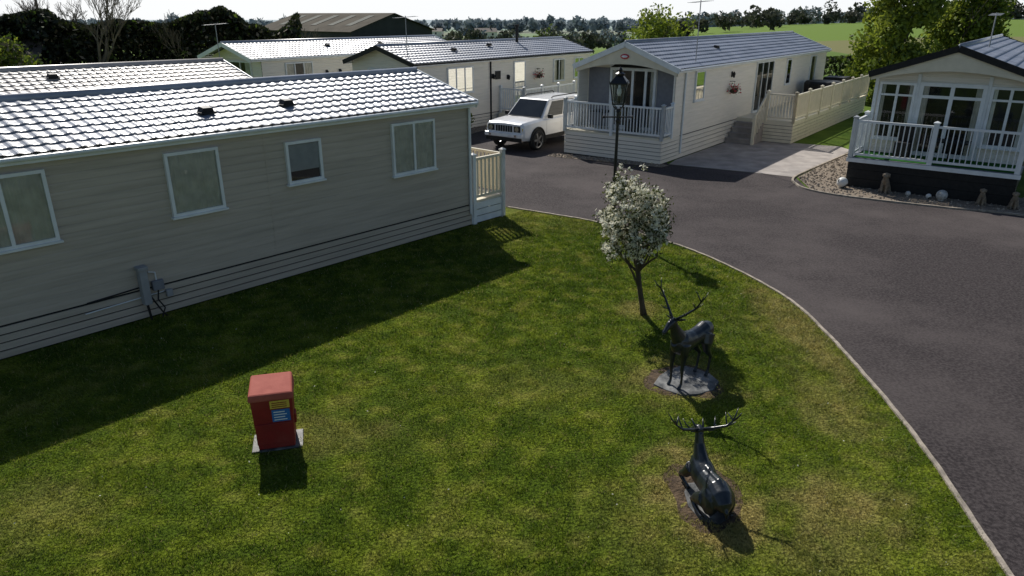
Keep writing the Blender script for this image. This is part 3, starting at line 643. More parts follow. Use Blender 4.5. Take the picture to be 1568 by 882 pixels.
# timber planter trough by caravan C
tp0=empty('timber_planter',(-2.9,28.6,.018),.3); bm=bmesh.new()
for zz in (.0,.13,.26): box(bm,(-.55,-.22,zz),(.55,-.19,zz+.12)); box(bm,(-.55,.19,zz),(.55,.22,zz+.12)); box(bm,(-.58,-.22,zz),(-.55,.22,zz+.12)); box(bm,(.55,-.22,zz),(.58,.22,zz+.12))
box(bm,(-.54,-.18,.02),(.54,.18,.32)); finish(bm,'planter_boards','wood',tp0)
leaves('planter_plants',rng.normal(size=(500,3))*[.3,.11,.10]+[0,0,.45],.06,['leafmid','leafbright','petal'],[.5,.35,.15],tp0)

# ------------------------------------------------------------ parked car
car=empty('parked_car',(1.05,27.9,0.01),math.atan2(-.8,-.6)); car.scale=(1.04,1.04,1.04)
bm=bmesh.new()
st=[(-2.2,.78,.45,1.00),(-2.12,.85,.38,1.05),(-1.7,.87,.34,1.06),(0,.875,.33,1.05),(.85,.87,.33,1.04),(1.05,.865,.33,1.04),(1.75,.85,.35,1.0),(2.04,.82,.38,.97),(2.14,.77,.42,.93)]
R=[]
for x,w,zb,zt_ in st:
    prof=[(w*.93,zb),(w,zb+.12),(w,zt_-.2),(w*.965,zt_-.07),(w*.86,zt_),(0,zt_+.025)]
    pts=prof+[(-y,z) for y,z in prof[-2::-1]]
    R.append([bm.verts.new((x,y,z)) for y,z in pts])
for p_,q_ in zip(R,R[1:]):
    for k in range(len(p_)): bm.faces.new([p_[k],p_[(k+1)%len(p_)],q_[(k+1)%len(p_)],q_[k]])
bm.faces.new(R[0][::-1]); bm.faces.new(R[-1])
finish(bm,'body','white',car,bevel=.02)
B0=[(.98,.80),(.98,-.80),(-2.10,-.80),(-2.10,.80)]; T0=[(.34,.655),(.34,-.655),(-1.93,-.66),(-1.93,.66)]; zb,zt2=1.03,1.63
bm=bmesh.new(); lo=[bm.verts.new((x,y,zb-.03)) for x,y in B0]; hi=[bm.verts.new((x,y,zt2)) for x,y in T0]
bm.faces.new(lo[::-1])
for k in range(4): bm.faces.new([lo[k],lo[(k+1)%4],hi[(k+1)%4],hi[k]])
bm.faces.new(hi); finish(bm,'cabin','white',car,bevel=.045)
def patch(bm,c,u0,u1,v0,v1,off=.008):
    c=[Vector(p) for p in c]; n=(c[1]-c[0]).cross(c[3]-c[0]).normalized()
    P=lambda u,v:(c[0]*(1-u)+c[1]*u)*(1-v)+(c[3]*(1-u)+c[2]*u)*v+n*off
    face(bm,[P(u0,v0),P(u1,v0),P(u1,v1),P(u0,v1)])
M['carglass']=mat('car_glass',(.012,.015,.017),(.02,.024,.026),rough=.06,scale=2,spec=.6)
bm=bmesh.new()
g3=lambda i,z,t:(t[i][0],t[i][1],z)
def side(i,j): return [g3(i,zb,B0),g3(j,zb,B0),g3(j,zt2,T0),g3(i,zt2,T0)]
patch(bm,side(1,0),.05,.95,.05,.92)
for (i,j,f) in ((2,1,0),(0,3,1)):
    for u0,u1 in ((.04,.28),(.30,.57),(.59,.91)):
        if f: u0,u1=1-u1,1-u0
        patch(bm,side(i,j),u0,u1,.08,.88)
patch(bm,side(3,2),.1,.9,.15,.85); finish(bm,'windows','carglass',car,recalc=False)
bm=bmesh.new()
for x in (1.32,-1.30):
    for y in (-.80,.80):
        prof=[(-.11,.27),(-.11,.33),(-.085,.35),(.085,.35),(.11,.33),(.11,.27)]
        rr=[[bm.verts.new((x+r*math.cos(t*math.pi/12),y+o,.35+r*math.sin(t*math.pi/12))) for t in range(24)] for o,r in prof]
        for p_,q_ in zip(rr,rr[1:]):
            for k in range(24): bm.faces.new([p_[k],p_[(k+1)%24],q_[(k+1)%24],q_[k]])
finish(bm,'tyres','rubber',car,smooth=True)
bm=bmesh.new()
for x in (1.32,-1.30):
    for s_ in (-1,1):
        y=s_*.865
        for k in range(5):
            t=k*2*math.pi/5; beam(bm,(x,y,.35),(x+.25*math.cos(t),y,.35+.25*math.sin(t)),.07,.03,up=Vector((0,1,0)))
        ring=[(x+.26*math.cos(t*math.pi/12),s_*.87,.35+.26*math.sin(t*math.pi/12)) for t in range(25)]
        tube(bm,ring,[.02]*25,6,cap=False)
finish(bm,'wheels','alloy',car)
bm=bmesh.new()
for x in (1.32,-1.30):
    for s_ in (-1,1):
        arch=[(x+.43*math.cos(t*math.pi/12),s_*.872,.35+.43*math.sin(t*math.pi/12)) for t in range(-1,14)]
        tube(bm,arch,[(.03,.035)]*15,6)
        disc=[(x+.42*math.cos(t*math.pi/12),s_*.8765,max(.325,.35+.42*math.sin(t*math.pi/12))) for t in range(24)]
        face(bm,disc)
box(bm,(-.85,-.885,.33),(.88,-.872,.47)); box(bm,(-.85,.872,.33),(.88,.885,.47)); box(bm,(2.12,-.74,.36),(2.225,.74,.49))
finish(bm,'arches_and_cladding','black',car)
bm=bmesh.new(); box(bm,(2.1,-.80,.49),(2.24,.80,.64)); finish(bm,'bumper','white',car,bevel=.03)
bm=bmesh.new()
for k in range(7): y=-.315+.105*k; box(bm,(2.13,y-.036,.675),(2.158,y+.036,.88))
box(bm,(2.235,-.40,.40),(2.245,.40,.485)); 
for y in (-.56,.56): box(bm,(2.12,y-.14,.68),(2.146,y+.14,.88))
box(bm,(1.0,-.74,1.062),(1.06,.74,1.074))
finish(bm,'grille_slots','black',car)
bm=bmesh.new()
for y in (-.56,.56):
    tube(bm,[(2.10,y,.78),(2.172,y,.78)],[.10,.085],16); 
for y in (-.55,.55): tube(bm,[(2.2,y,.56),(2.25,y,.56)],[.05,.05],12)
finish(bm,'headlights','chrome',car)
bm=bmesh.new(); box(bm,(2.242,-.26,.52),(2.252,.26,.63)); finish(bm,'number_plate','upvc',car)
bm=bmesh.new(); 
for y in (-.745,.745): box(bm,(2.05,y-.04,.72),(2.13,y+.04,.82))
finish(bm,'indicators','yellow',car,bevel=.01)
bm=bmesh.new()
for s_ in (-1,1): box(bm,(.62,s_*.86,1.04),(.74,s_*1.03,1.17))
for s_ in (-1,1): tube(bm,[(.1,s_*.58,1.66),(.0,s_*.58,1.71),(-1.7,s_*.58,1.71),(-1.8,s_*.58,1.65)],[.022]*4,6)
finish(bm,'mirrors_and_rails','black',car,bevel=.01)
bm=bmesh.new()
for s_ in (-1,1):
    for x in (-.3,-1.25): box(bm,(x-.1,s_*.876,.86),(x+.05,s_*.893,.89))
    for x in (.80,-.12,-1.0): box(bm,(x,s_*.8755,.50),(x+.008,s_*.8775,.98))
finish(bm,'door_details','grey',car)

# ------------------------------------------------------------ street lamp
lamp=empty('street_lamp',(2.29,15.75,0))
bm=bmesh.new(); ns=12
prof=[(0,.11),(.06,.11),(.08,.085),(.35,.075),(.40,.085),(.43,.05),(.5,.045),(1.2,.04),(1.22,.055),(1.27,.055),(1.29,.038),(2.45,.03),(2.48,.05),(2.52,.05),(2.55,.03),(2.68,.028),(2.70,.06),(2.76,.03)]
tube(bm,[(0,0,z) for z,r in prof],[r for z,r in prof],ns)
tube(bm,[(-.30,0,2.58),(.30,0,2.58)],[.016,.016],8); ball(bm,(-.31,0,2.58),.03);ball(bm,(.31,0,2.58),.03)
for t in range(4):
    an=t*math.pi/2+.5; c_,s_=math.cos(an),math.sin(an)
    tube(bm,[(.02*c_,.02*s_,2.72),(.13*c_,.13*s_,2.80),(.16*c_,.16*s_,2.86)],[.012]*3,6)
    tube(bm,[(.16*c_,.16*s_,2.86),(.24*c_,.24*s_,3.28)],[.014,.014],6)
    a2=an+math.pi/2; 
    for z,r in ((2.86,.16),(3.28,.245)): beam(bm,(r*c_,r*s_,z),(r*math.cos(a2),r*math.sin(a2),z),.03,.03)
    face(bm,[(.27*c_,.27*s_,3.29),(.27*math.cos(a2),.27*math.sin(a2),3.29),(.09*math.cos(a2),.09*math.sin(a2),3.45),(.09*c_,.09*s_,3.45)])
    tube(bm,[(.26*c_,.26*s_,3.29),(.27*c_,.27*s_,3.35)],[.014,.004],6)
face(bm,[(.27*math.cos(.5+t*math.pi/2),.27*math.sin(.5+t*math.pi/2),3.288) for t in range(4)])
tube(bm,[(0,0,3.44),(0,0,3.48),(0,0,3.52),(0,0,3.56),(0,0,3.62)],[.10,.11,.04,.05,.005],10)
tube(bm,[(0,0,2.86),(0,0,3.02)],[.03,.03],8)
finish(bm,'post_and_lantern_frame','iron',lamp)
bm=bmesh.new()
for t in range(4):
    an=t*math.pi/2+.5;a2=an+math.pi/2
    face(bm,[(.155*math.cos(an),.155*math.sin(an),2.87),(.155*math.cos(a2),.155*math.sin(a2),2.87),(.235*math.cos(a2),.235*math.sin(a2),3.27),(.235*math.cos(an),.235*math.sin(an),3.27)])
finish(bm,'lantern_glass','glass',lamp)
bm=bmesh.new(); tube(bm,[(0,0,3.02),(0,0,3.08),(0,0,3.16),(0,0,3.2)],[.025,.05,.045,.015],10); finish(bm,'lamp_bulb','upvc',lamp,smooth=True)

# ------------------------------------------------------------ trees
def limbs(base,dirv,length,r,depth,out,tips,spread=.6,up=.15,nseg=4,kids=(2,3),shrink=.72):
    p=Vector(base); d=Vector(dirv).normalized(); pts=[p.copy()]; rr=[r]
    for i in range(nseg):
        d=(d+Vector((random.gauss(0,.10),random.gauss(0,.10),random.gauss(0,.07)+up*.15))).normalized()
        p=p+d*length/nseg; pts.append(p.copy()); rr.append(r*(1-.45*(i+1)/nseg))
    out.append((pts,rr))
    if depth==0: tips.extend(pts[1:]); return
    if depth<=2: tips.extend(pts[2:])
    for k in range(random.randint(*kids)):
        i=random.randint(2,nseg) if k else nseg
        ax=Vector((random.gauss(0,1),random.gauss(0,1),random.gauss(0,.5))).normalized()
        nd=(d+ax*spread+Vector((0,0,up))).normalized()
        limbs(pts[i],nd,length*shrink*random.uniform(.8,1.1),rr[i]*.72,depth-1,out,tips,spread,up,nseg,kids,shrink)
bt=empty('blossom_tree',(2.18,10.9,0)); out=[];tips=[]
tr=[Vector((0,0,0)),Vector((-.03,0,.15)),Vector((-.09,.01,.45)),Vector((-.14,0,.75)),Vector((-.17,0,.98))]
out.append((tr,[.065,.05,.045,.043,.04]))
random.seed(5)
for k in range(12):
    an=k*2.4; el=random.uniform(.6,1.25) if k else 1.5
    s_=tr[random.choice((2,3,3,4))] if k else tr[-1]
    if s_ is tr[2] and k%2: s_=tr[3]
    limbs(s_,(math.cos(an)*math.cos(el),math.sin(an)*math.cos(el),math.sin(el)),random.uniform(.45,.62),.024,3,out,tips,.55,.2,4,(2,3),.68)
cen=Vector((-.30,0,1.62))
def inc(p,g=1.0):
    q=p-cen; k=1+.16*math.sin(q.x*7+1)+.12*math.sin(q.z*9+q.y*5)
    return (q.x/.64)**2+(q.y/.64)**2+(q.z/.84)**2<g*k
bm=bmesh.new()
for pts,rr in out:
    if len(pts)==5 and pts[0]!=tr[0] and not inc(pts[-1],1.15) and not inc(pts[2],1.1): continue
    tube(bm,pts,rr,6)
finish(bm,'trunk_and_limbs','bark',bt,smooth=True)
tp=np.array([list(t) for t in tips if inc(t,1.18)])
sel=tp[rng.integers(0,len(tp),430)]
lob=rng.normal(size=(26,3)); lob/=np.linalg.norm(lob,axis=1)[:,None]; lob*=(.55+.4*rng.random((26,1)))*[.56,.56,.74]; lob+=[-.30,0,1.62]
ex=(lob[rng.integers(0,26,230)]+rng.normal(size=(230,3))*.085)
seeds=np.concatenate([sel,ex])
pc=(seeds[:,None,:]+rng.normal(size=(len(seeds),11,3))*.024).reshape(-1,3)
leaves('blossoms',pc,.028,['petal'],None,bt)
lc=(seeds[:,None,:]+rng.normal(size=(len(seeds),7,3))*.06).reshape(-1,3)
leaves('leaves',lc,.024,['leafolive'],None,bt)

def bare_tree(loc,H,name='bare_tree',seed=1,depth=5,m='barktan'):
    random.seed(seed); e=empty(name,loc); out=[];tips=[]
    limbs((0,0,0),(0.03,0,1),H*.28,H*.022,depth,out,tips,.55,.22,4,(3,4),.74)
    bm=bmesh.new()
    for pts,rr in out: tube(bm,pts,[max(q,.010) for q in rr],4,cap=False)
    finish(bm,'trunk_and_branches',m,e); return e
bare_tree((-24.5,44,0),9.5,seed=3); bare_tree((-28.5,46,0),8.0,seed=21,depth=5); bare_tree((-20.0,47,0),6.4,seed=33,depth=4); bare_tree((-15.5,58,-.5),5.8,seed=12,depth=4)
bare_tree((22,118,.1),6.5,seed=4,depth=4,m='barkgrey')
def leafy(name,loc,H,R_,mats,probs,n=5000,size=.16,seed=1,trunk=True,squash=1.0,low=.25,lumps=26,taper=0):
    random.seed(seed); e=empty(name,loc); out=[];tips=[]
    limbs((0,0,0),(0,0,1),H*.35,H*.03,3,out,tips,.6,.25,4,(2,3),.75)
    bm=bmesh.new()
    for pts,rr in out: tube(bm,pts,[max(q,.015) for q in rr],6,cap=False)
    finish(bm,'trunk_and_limbs','barkgrey',e)
    c=rng.normal(size=(lumps,3)); c/=np.linalg.norm(c,axis=1)[:,None]; c*=rng.random((lumps,1))**.4*.78
    c=c*[R_,R_*squash,H*(1-low)/2]+[0,0,H*(low+(1-low)/2)]
    if taper:
        c[:,2]=H*(.03+.92*rng.random(lumps)); an=rng.random(lumps)*6.28; rr_=R_*(1-taper*c[:,2]/H)*(.35+.5*rng.random(lumps)); c[:,0]=np.cos(an)*rr_; c[:,1]=np.sin(an)*rr_
    rad=R_*(.22+.2*rng.random(lumps)); ci=rng.integers(0,lumps,n)
    d=rng.normal(size=(n,3)); d/=np.linalg.norm(d,axis=1)[:,None]
    p=c[ci]+d*(rad[ci][:,None])*(.55+.55*rng.random((n,1)))
    p[:,2]=np.maximum(p[:,2],.1)
    leaves('foliage',p,size,mats,probs,e); return e
leafy('deciduous_tree',(11.5,60,-.1),5.5,3.0,['leafbright','leafmid'],[.8,.2],2600,.14,2,lumps=30)
leafy('evergreen_tree',(20.9,41.0,0),8.6,2.5,['leafbright','leafmid'],[.75,.25],20000,.12,4,lumps=80,taper=.45)
leafy('evergreen_tree',(26.2,44.0,0),7.6,2.7,['leafbright','leafmid'],[.65,.35],18000,.12,5,lumps=70,taper=.45)
leafy('deciduous_tree',(5.0,110,-2.5),5.2,3.6,['leaffar','leafmid'],[.7,.3],1800,.28,8,lumps=24)
leafy('shrub',(-26.6,39.0,0),4.0,2.3,['leafmid','leafbright','barktan'],[.5,.25,.25],6500,.11,12,lumps=34,low=.02)
leafy('shrub',(-31.5,39.5,0),3.9,2.2,['leafmid','leafdark','barktan'],[.4,.3,.3],5500,.11,13,lumps=30,low=.02)
leafy('shrub',(-2.0,30.6,0),.9,.45,['leafmid','leafbright'],[.5,.5],900,.05,14,lumps=14,low=.05)
def hedge(name,p0,p1,w,z0,z1,mats,probs,n,size,seed=1,base=0):
    p0=np.array(p0);p1=np.array(p1); t=rng.random(n); c=p0+(p1-p0)*t[:,None]; L=np.linalg.norm(p1-p0); d=(p1-p0)/L; nn=np.array([-d[1],d[0]])
    top=z0+(z1-z0)*(.62+.5*fbm(t*L*.35+seed*7,t*0+seed,4)); u=rng.random(n)
    zz=top*(1-(u**1.8)); off=rng.normal(size=n)*w*.4*(1-.3*zz/z1)
    bump=fbm(t*L*.9+seed,zz*.9,3)-.5
    P=np.stack([c[:,0]+nn[0]*(off+bump*w),c[:,1]+nn[1]*(off+bump*w),base+zz],1)
    return leaves(name,P,size,mats,probs)
hedge('ivy_hedge',(-33,43),(-14.0,50),2.2,0,4.9,['leafdark','leafmid','barktan'],[.84,.09,.07],42000,.15,2)
hedge('hedge',(-14,53),(0,60),2.0,0,2.5,['leafdark','leaffar'],[.4,.6],8000,.16,3)
hedge('hedge',(14,52),(40,60),1.6,0,2.0,['leafmid','leafdark'],[.6,.4],8000,.16,5)

def tree_line(name,specs,mats):
    P=[];
    for (xc,y,xs,n,hmin,hmax,leafn,k) in specs:
        for i in range(n):
            x=xc+xs*(rng.random()*2-1); yy=y*(1+.06*rng.normal()); hh=hmin+(hmax-hmin)*rng.random()**1.5
            z0=float(T(x,yy)); m_=leafn
            d=rng.normal(size=(m_,3)); d/=np.linalg.norm(d,axis=1)[:,None]
            lum=rng.normal(size=(6,3))*.3; q=lum[rng.integers(0,6,m_)]+d*.5
            P.append(q*[hh*.55,hh*.55,hh*.42]+[x,yy,z0+hh*.5])
    P=np.concatenate(P); P[:,2]=np.maximum(P[:,2],T(P[:,0],P[:,1])); return leaves(name,P,k,mats)
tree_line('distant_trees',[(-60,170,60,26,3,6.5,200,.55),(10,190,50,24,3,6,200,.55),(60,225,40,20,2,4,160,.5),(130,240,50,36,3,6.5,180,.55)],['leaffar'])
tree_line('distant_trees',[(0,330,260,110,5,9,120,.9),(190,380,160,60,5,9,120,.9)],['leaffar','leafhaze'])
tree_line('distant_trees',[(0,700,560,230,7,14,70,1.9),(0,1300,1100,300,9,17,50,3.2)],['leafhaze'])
def house(loc,ang,L,W,H,name='farm_house'):
    e=empty(name,loc,ang); bm=bmesh.new(); box(bm,(0,0,-2),(L,W,H)); finish(bm,'walls','cream',e)
    bm=bmesh.new()
    for y0 in (-.3,W+.3): face(bm,[(-.2,y0,H),(L+.2,y0,H),(L+.2,W/2,H+2),(-.2,W/2,H+2)])
    for x in (0,L): face(bm,[(x,0,H),(x,W,H),(x,W/2,H+1.9)])
    box(bm,(L*.7,W/2-.4,H+1.4),(L*.7+.8,W/2+.4,H+3)); finish(bm,'roof','slateroof',e)
    bm=bmesh.new()
    for i in range(3): box(bm,(L*(.15+.3*i),-.05,H-1.8),(L*(.15+.3*i)+1,-.02,H-.6))
    finish(bm,'windows','dark',e)
house((-20,420,-9.5),.2,12,8,5); house((-66,520,-10.2),-.1,18,8,4); house((120,520,-10),.3,14,8,4)

bn=empty('barn',(-17.6,83,-2.0),math.atan2(.75,.66)); Wb,Lb=12,19; hz,rz=4.9,6.75
bm=bmesh.new()
box(bm,(0,0,-1),(Wb,Lb,hz)); face(bm,[(0,-.01,hz),(Wb,-.01,hz),(Wb/2,-.01,rz)]); face(bm,[(0,Lb,hz),(Wb,Lb,hz),(Wb/2,Lb,rz)])
finish(bm,'walls','barnwall',bn)
bm=bmesh.new()
for x0,x1 in ((-.4,Wb/2),(Wb+.4,Wb/2)): face(bm,[(x0,-.4,hz-.05),(x0,Lb+.4,hz-.05),(x1,Lb+.4,rz+.05),(x1,-.4,rz+.05)])
finish(bm,'roof','barnroof',bn,recalc=False)
bm=bmesh.new()
for i in range(5):
    y=2+3.4*i; f=lambda t:(-.4+(Wb/2+.4)*t, hz-.05+(rz-hz+.1)*t+.04)
    a0,a1=f(.3),f(.85); face(bm,[(a0[0],y,a0[1]),(a0[0],y+1.1,a0[1]),(a1[0],y+1.1,a1[1]),(a1[0],y,a1[1])])
finish(bm,'skylights','skylight',bn,recalc=False)
bm=bmesh.new(); 
for i in range(4): box(bm,(1.2+2.7*i,-.06,3.6),(2.6+2.7*i,-.03,4.3))
finish(bm,'windows','greypanel',bn)
ct=empty('brick_cottage',(-37,40,0),.25)
bm=bmesh.new(); box(bm,(0,0,0),(10,6,2.0)); finish(bm,'walls','brick',ct)
bm=bmesh.new(); face(bm,[(-.3,-.4,1.9),(10.3,-.4,1.9),(10.3,3,3.5),(-.3,3,3.5)]); face(bm,[(10.3,6.4,1.9),(-.3,6.4,1.9),(-.3,3,3.5),(10.3,3,3.5)]); face(bm,[(10,0,1.95),(10,6,1.95),(10,3,3.45)]); finish(bm,'roof','slateroof',ct,recalc=False)
bm=bmesh.new()
for i in range(3): box(bm,(1+3*i,-.05,.8),(2+3*i,-.02,1.6))
finish(bm,'windows','upvc',ct)
tp_=empty('telegraph_pole',(-34,55,0)); bm=bmesh.new(); tube(bm,[(0,0,0),(0,0,6.2)],[.12,.09],8); beam(bm,(-.6,0,5.8),(.6,0,5.8),.09,.09); finish(bm,'pole','barkgrey',tp_)

# ------------------------------------------------------------ red utility box
rb=empty('utility_meter_box',(-2.72,7.14,0),math.atan2(.25,.97))
bm=bmesh.new(); box(bm,(-.28,-.19,.0),(.28,.19,.022)); finish(bm,'base_slab','slate',rb,bevel=.006)
bm=bmesh.new()
lo=[(-.20,-.17),(.20,-.17),(.20,.17),(-.20,.17)]; hi=[(-.225,-.19),(.225,-.19),(.225,.19),(-.225,.19)]
v0=[bm.verts.new((x,y,.022)) for x,y in lo]; v1=[bm.verts.new((x,y,.66)) for x,y in hi]
bm.faces.new(v0[::-1]);bm.faces.new(v1)
for k in range(4): bm.faces.new([v0[k],v0[(k+1)%4],v1[(k+1)%4],v1[k]])
finish(bm,'cabinet','red',rb,bevel=.015)
bm=bmesh.new(); box(bm,(-.205,-.195,.10),(.205,-.17,.36)); 
for x in (-.232,.206): box(bm,(x,-.06,.26),(x+.028,.06,.38))
box(bm,(-.218,.06,.05),(-.205,.10,.6)); finish(bm,'ribs','red',rb,bevel=.006)
bm=bmesh.new()
v=[(-.245,-.215,.655),(.245,-.215,.655),(.245,.21,.655),(-.245,.21,.655)]; t=[(-.235,-.205,.74),(.235,-.205,.74),(.225,.20,.80),(-.225,.20,.80)]
V0=[bm.verts.new(p) for p in v];V1=[bm.verts.new(p) for p in t]; bm.faces.new(V0[::-1]);bm.faces.new(V1)
for k in range(4): bm.faces.new([V0[k],V0[(k+1)%4],V1[(k+1)%4],V1[k]])
finish(bm,'lid','redtop',rb,bevel=.02)
def sticker(nm,x0,x1,z0,z1,m,o=.0):
    bm=bmesh.new(); yy=lambda z:-.17-.02*(z-.045)/.615-.006-o
    face(bm,[(x0,yy(z0),z0),(x1,yy(z0),z0),(x1,yy(z1),z1),(x0,yy(z1),z1)]); finish(bm,nm,m,rb)
sticker('blue_label',-.01,.185,.375,.53,'blue'); sticker('yellow_label',-.02,.19,.545,.645,'yellow')
for i in range(4): sticker('label_text',.01,.15-.02*(i%2),.395+.033*i,.407+.033*i,'upvc',.002)
for i in range(3): sticker('label_text',-.0,.16,.562+.025*i,.572+.025*i,'red',.002)

# ------------------------------------------------------------ stag statues
def remesh(o,vs=.0075,sm=5):
    r=o.modifiers.new('remesh','REMESH'); r.mode='VOXEL'; r.voxel_size=vs; r.use_smooth_shade=True
    s=o.modifiers.new('smooth','SMOOTH'); s.iterations=sm; s.factor=.5
def antlers(bm,hx,hz,H,spread,back=.1):
    for s_ in (-1,1):
        b=Vector((hx,s_*.03,hz))
        main=[b,b+Vector((-back*.5,s_*spread*.35,H*.18)),b+Vector((-back,s_*spread*.75,H*.42)),b+Vector((-back*.9,s_*spread,H*.68)),b+Vector((-back*.3,s_*spread*.86,H))]
        tube(bm,main,[.018,.016,.014,.011,.005],7)
        def tine(i,v,r=.010): tube(bm,[main[i],main[i]+Vector(v)*.6,main[i]+Vector(v)+Vector((0,0,.02))],[r,r*.8,.003],6)
        tine(0,(.10,s_*.03,.05),.012); tine(1,(.11,s_*.05,.05)); tine(2,(.10,s_*.02,.08)); tine(3,(.06,s_*.07,.09)); tine(3,(-.06,s_*.05,.10)); tine(2,(-.05,s_*.07,.06),.008)
dirv=Vector((-.76,-.65)); sa=math.atan2(dirv.y,dirv.x)
S1=empty('stag_statue',(STAGC[0]+.05,STAGC[1],.025),sa)
bm=bmesh.new()
tube(bm,[(-.42,0,.64),(-.37,0,.655),(-.28,0,.65),(-.16,0,.63),(-.02,0,.615),(.12,0,.605),(.22,0,.62),(.31,0,.65),(.36,0,.68)],[(.04,.05),(.10,.115),(.12,.145),(.11,.125),(.11,.125),(.12,.155),(.12,.165),(.09,.13),(.05,.07)],18)
tube(bm,[(.22,0,.66),(.30,0,.74),(.36,0,.83),(.40,0,.91),(.42,0,.97)],[(.09,.13),(.075,.11),(.06,.085),(.052,.06),(.045,.05)],14)
tube(bm,[(.385,0,.985),(.44,0,.985),(.50,0,.955),(.56,0,.91),(.60,0,.88),(.615,0,.865)],[(.04,.045),(.052,.058),(.044,.05),(.03,.034),(.026,.028),(.018,.018)],12)
for s_ in (-1,1):
    tube(bm,[(.40,s_*.035,1.0),(.37,s_*.09,1.02),(.34,s_*.14,1.03)],[.012,(.012,.028),.006],8)
    tube(bm,[(.22,s_*.085,.62),(.24,s_*.09,.50),(.25,s_*.088,.40),(.26,s_*.085,.29),(.262,s_*.085,.27),(.25,s_*.085,.15),(.255,s_*.085,.06),(.28,s_*.085,.025),(.30,s_*.085,.0)],[(.055,.09),(.045,.065),(.032,.04),.024,.026,.017,.019,.024,.026],10)
    tube(bm,[(-.28,s_*.075,.64),(-.23,s_*.10,.52),(-.24,s_*.10,.43),(-.31,s_*.095,.34),(-.37,s_*.09,.275),(-.345,s_*.09,.17),(-.335,s_*.09,.07),(-.31,s_*.09,.03),(-.29,s_*.09,.0)],[(.075,.13),(.07,.105),(.05,.07),(.03,.042),(.022,.032),.017,.019,.023,.026],10)
tube(bm,[(-.41,0,.70),(-.45,0,.65),(-.465,0,.58)],[.025,.026,.008],8)
o=finish(bm,'stag_body','bronze',S1); remesh(o)
bm=bmesh.new(); antlers(bm,.41,1.02,.44,.28); finish(bm,'antlers','bronze',S1,smooth=True)
bm=bmesh.new()
ps=[]; random.seed(3)
for k in range(11):
    an=k/11*2*math.pi; r=.46+random.uniform(-.05,.05); ps.append((r*math.cos(an),r*.84*math.sin(an)))
lo=[bm.verts.new((x,y,-.02)) for x,y in ps];hi=[bm.verts.new((x*.98,y*.98,.0)) for x,y in ps]; bm.faces.new(hi)
for k in range(11): bm.faces.new([lo[k],lo[(k+1)%11],hi[(k+1)%11],hi[k]])
finish(bm,'base_slab','slate',S1,bevel=.006)
# lying stag
S2=empty('stag_statue',(STAG2C[0]-.01,STAG2C[1]-.10,.02),math.radians(98))
bm=bmesh.new()
tube(bm,[(-.44,0,.18),(-.41,0,.22),(-.34,0,.25),(-.25,0,.265),(-.13,0,.25),(0.0,0,.235),(.10,0,.25),(.20,0,.27),(.27,0,.27),(.31,0,.25)],[(.04,.05),(.09,.10),(.125,.14),(.135,.155),(.12,.14),(.115,.135),(.125,.15),(.115,.15),(.085,.12),(.04,.06)],18)
tube(bm,[(-.40,0,.33),(-.25,0,.405),(-.10,0,.375),(.05,0,.365),(.17,0,.41),(.25,0,.42)],[.03,.035,.03,.03,.035,.04],8)
tube(bm,[(.16,0,.32),(.23,0,.42),(.27,.0,.51),(.285,0,.58),(.29,0,.62)],[(.085,.12),(.065,.09),(.05,.065),(.044,.052),(.04,.045)],14)
tube(bm,[(.26,0,.635),(.31,0,.64),(.37,0,.615),(.43,0,.575),(.47,0,.545),(.485,0,.53)],[(.035,.04),(.048,.054),(.041,.046),(.028,.032),(.024,.026),(.016,.016)],12)
for s_ in (-1,1):
    tube(bm,[(.28,s_*.035,.65),(.25,s_*.08,.67),(.22,s_*.125,.675)],[.012,(.012,.026),.006],8)
    tube(bm,[(.20,s_*.09,.26),(.26,s_*.12,.16),(.36,s_*.125,.09),(.38,s_*.12,.05),(.28,s_*.115,.035),(.17,s_*.11,.03)],[(.06,.08),(.045,.055),.03,.028,.02,.022],10)
    ball(bm,(-.27,s_*.09,.20),1,0,(.14,.075,.15),2)
    tube(bm,[(-.24,s_*.12,.20),(-.12,s_*.15,.13),(-.06,s_*.16,.08),(-.14,s_*.165,.045),(-.27,s_*.16,.035),(-.31,s_*.155,.04),(-.18,s_*.145,.028),(-.08,s_*.145,.028)],[(.07,.09),(.05,.06),.035,.026,.022,.022,.018,.022],10)
tube(bm,[(-.43,0,.26),(-.48,0,.20),(-.49,0,.14)],[.028,.025,.008],8)
o=finish(bm,'stag_body','bronze',S2); remesh(o)
bm=bmesh.new(); antlers(bm,.28,.66,.19,.27,.10); finish(bm,'antlers','bronze',S2,smooth=True)
bm=bmesh.new(); 
ps=[]
for k in range(9):
    an=k/9*2*math.pi+.3; ps.append((.34*math.cos(an)-.03,(.22+.03*math.sin(k*5))*math.sin(an)))
hi=[bm.verts.new((x,y,-.002)) for x,y in ps]; lo=[bm.verts.new((x,y,-.02)) for x,y in ps]; bm.faces.new(hi)
for k in range(9): bm.faces.new([lo[k],lo[(k+1)%9],hi[(k+1)%9],hi[k]])
finish(bm,'base_slab','slate',S2)
def soil(name,cx,cy,rx,ry,seed):
    bm=bmesh.new(); n_=44; cv=bm.verts.new((cx,cy,.007)); R1=[];R2=[]
    for k in range(n_):
        an=k/n_*2*math.pi; r=1+.10*math.sin(3*an+seed)+.06*math.sin(7*an+seed)
        x=math.copysign(abs(math.cos(an))**.7,math.cos(an)); y=math.copysign(abs(math.sin(an))**.7,math.sin(an))
        R1.append(bm.verts.new((cx+rx*r*x*.8,cy+ry*r*y*.8,.010+.008*math.sin(5*an)))); R2.append(bm.verts.new((cx+rx*r*x*1.05,cy+ry*r*y*1.05,.004)))
    for k in range(n_): bm.faces.new([cv,R1[k],R1[(k+1)%n_]]); bm.faces.new([R1[k],R2[k],R2[(k+1)%n_],R1[(k+1)%n_]])
    finish(bm,name,'soil')
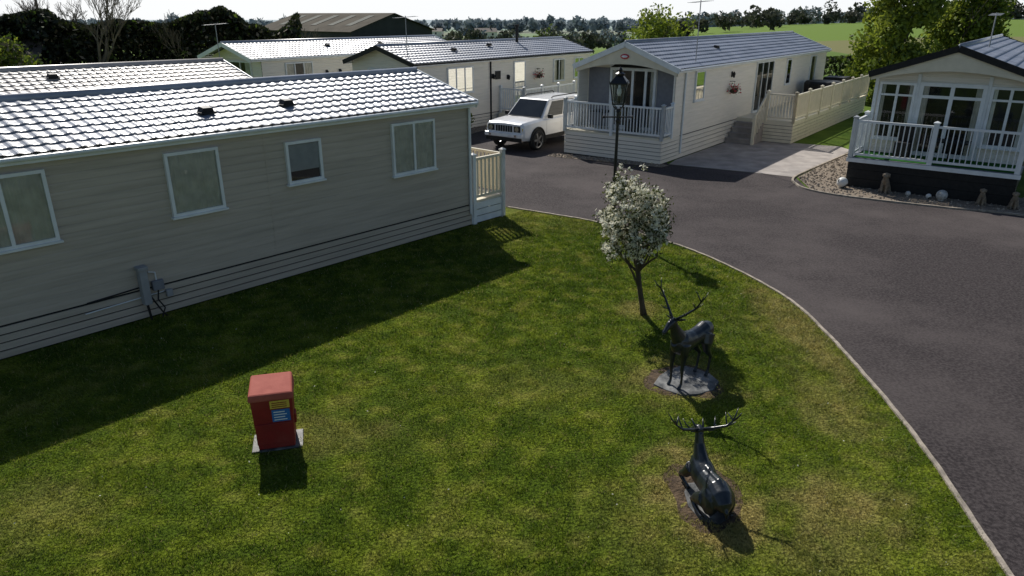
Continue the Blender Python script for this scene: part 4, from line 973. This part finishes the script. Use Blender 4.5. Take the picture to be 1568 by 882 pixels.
soil('soil_patch',STAG2C[0],STAG2C[1],.34,.50,1); soil('soil_patch',STAGC[0],STAGC[1],.46,.42,4)

# ------------------------------------------------------------ light & sky
el=math.radians(42.3); az=Vector((-.365,.931)).normalized()
sd=Vector((az.x*math.cos(el),az.y*math.cos(el),math.sin(el)))
sun=bpy.data.lights.new('sun','SUN'); sun.energy=5.0; sun.angle=math.radians(.53); sun.color=(1,.955,.88)
so=bpy.data.objects.new('sun',sun); COL.objects.link(so); so.rotation_euler=(-sd).to_track_quat('-Z','Y').to_euler(); so.location=(-20,40,40)
w=bpy.data.worlds.new('World'); scene.world=w; w.use_nodes=True; nt=w.node_tree
bg=nt.nodes['Background']; sky=nt.nodes.new('ShaderNodeTexSky'); sky.sky_type='NISHITA'; sky.sun_disc=False
sky.sun_elevation=el; sky.sun_rotation=math.atan2(az.x,az.y); sky.air_density=1.0; sky.dust_density=.6; sky.ozone_density=1.5
tc=nt.nodes.new('ShaderNodeTexCoord'); sp=nt.nodes.new('ShaderNodeSeparateXYZ'); nt.links.new(tc.outputs['Generated'],sp.inputs[0])
m1=nt.nodes.new('ShaderNodeMapRange'); m1.inputs[1].default_value=.30; m1.inputs[2].default_value=.0; m1.interpolation_type='SMOOTHSTEP'; nt.links.new(sp.outputs['Z'],m1.inputs[0])
m2=nt.nodes.new('ShaderNodeMapRange'); m2.inputs[1].default_value=-.2; m2.inputs[2].default_value=.6; m2.interpolation_type='SMOOTHSTEP'; nt.links.new(sp.outputs['Y'],m2.inputs[0])
mm=nt.nodes.new('ShaderNodeMath'); mm.operation='MULTIPLY'; nt.links.new(m1.outputs[0],mm.inputs[0]); nt.links.new(m2.outputs[0],mm.inputs[1])
m3=nt.nodes.new('ShaderNodeMath'); m3.operation='MULTIPLY'; m3.inputs[1].default_value=.92; nt.links.new(mm.outputs[0],m3.inputs[0])
mx=nt.nodes.new('ShaderNodeMix'); mx.data_type='RGBA'; nt.links.new(m3.outputs[0],mx.inputs['Factor']); nt.links.new(sky.outputs[0],mx.inputs['A']); mx.inputs['B'].default_value=(13.2,13.6,14.0,1)
nt.links.new(mx.outputs['Result'],bg.inputs[0]); bg.inputs[1].default_value=.075

cam=bpy.data.cameras.new('camera'); cam.sensor_width=36; cam.lens=25.14; cam.clip_end=8000; cam.clip_start=.05
co=bpy.data.objects.new('camera',cam); COL.objects.link(co); co.location=(0,0,4.65); co.rotation_euler=(math.radians(90-20.94),0,0)
scene.camera=co
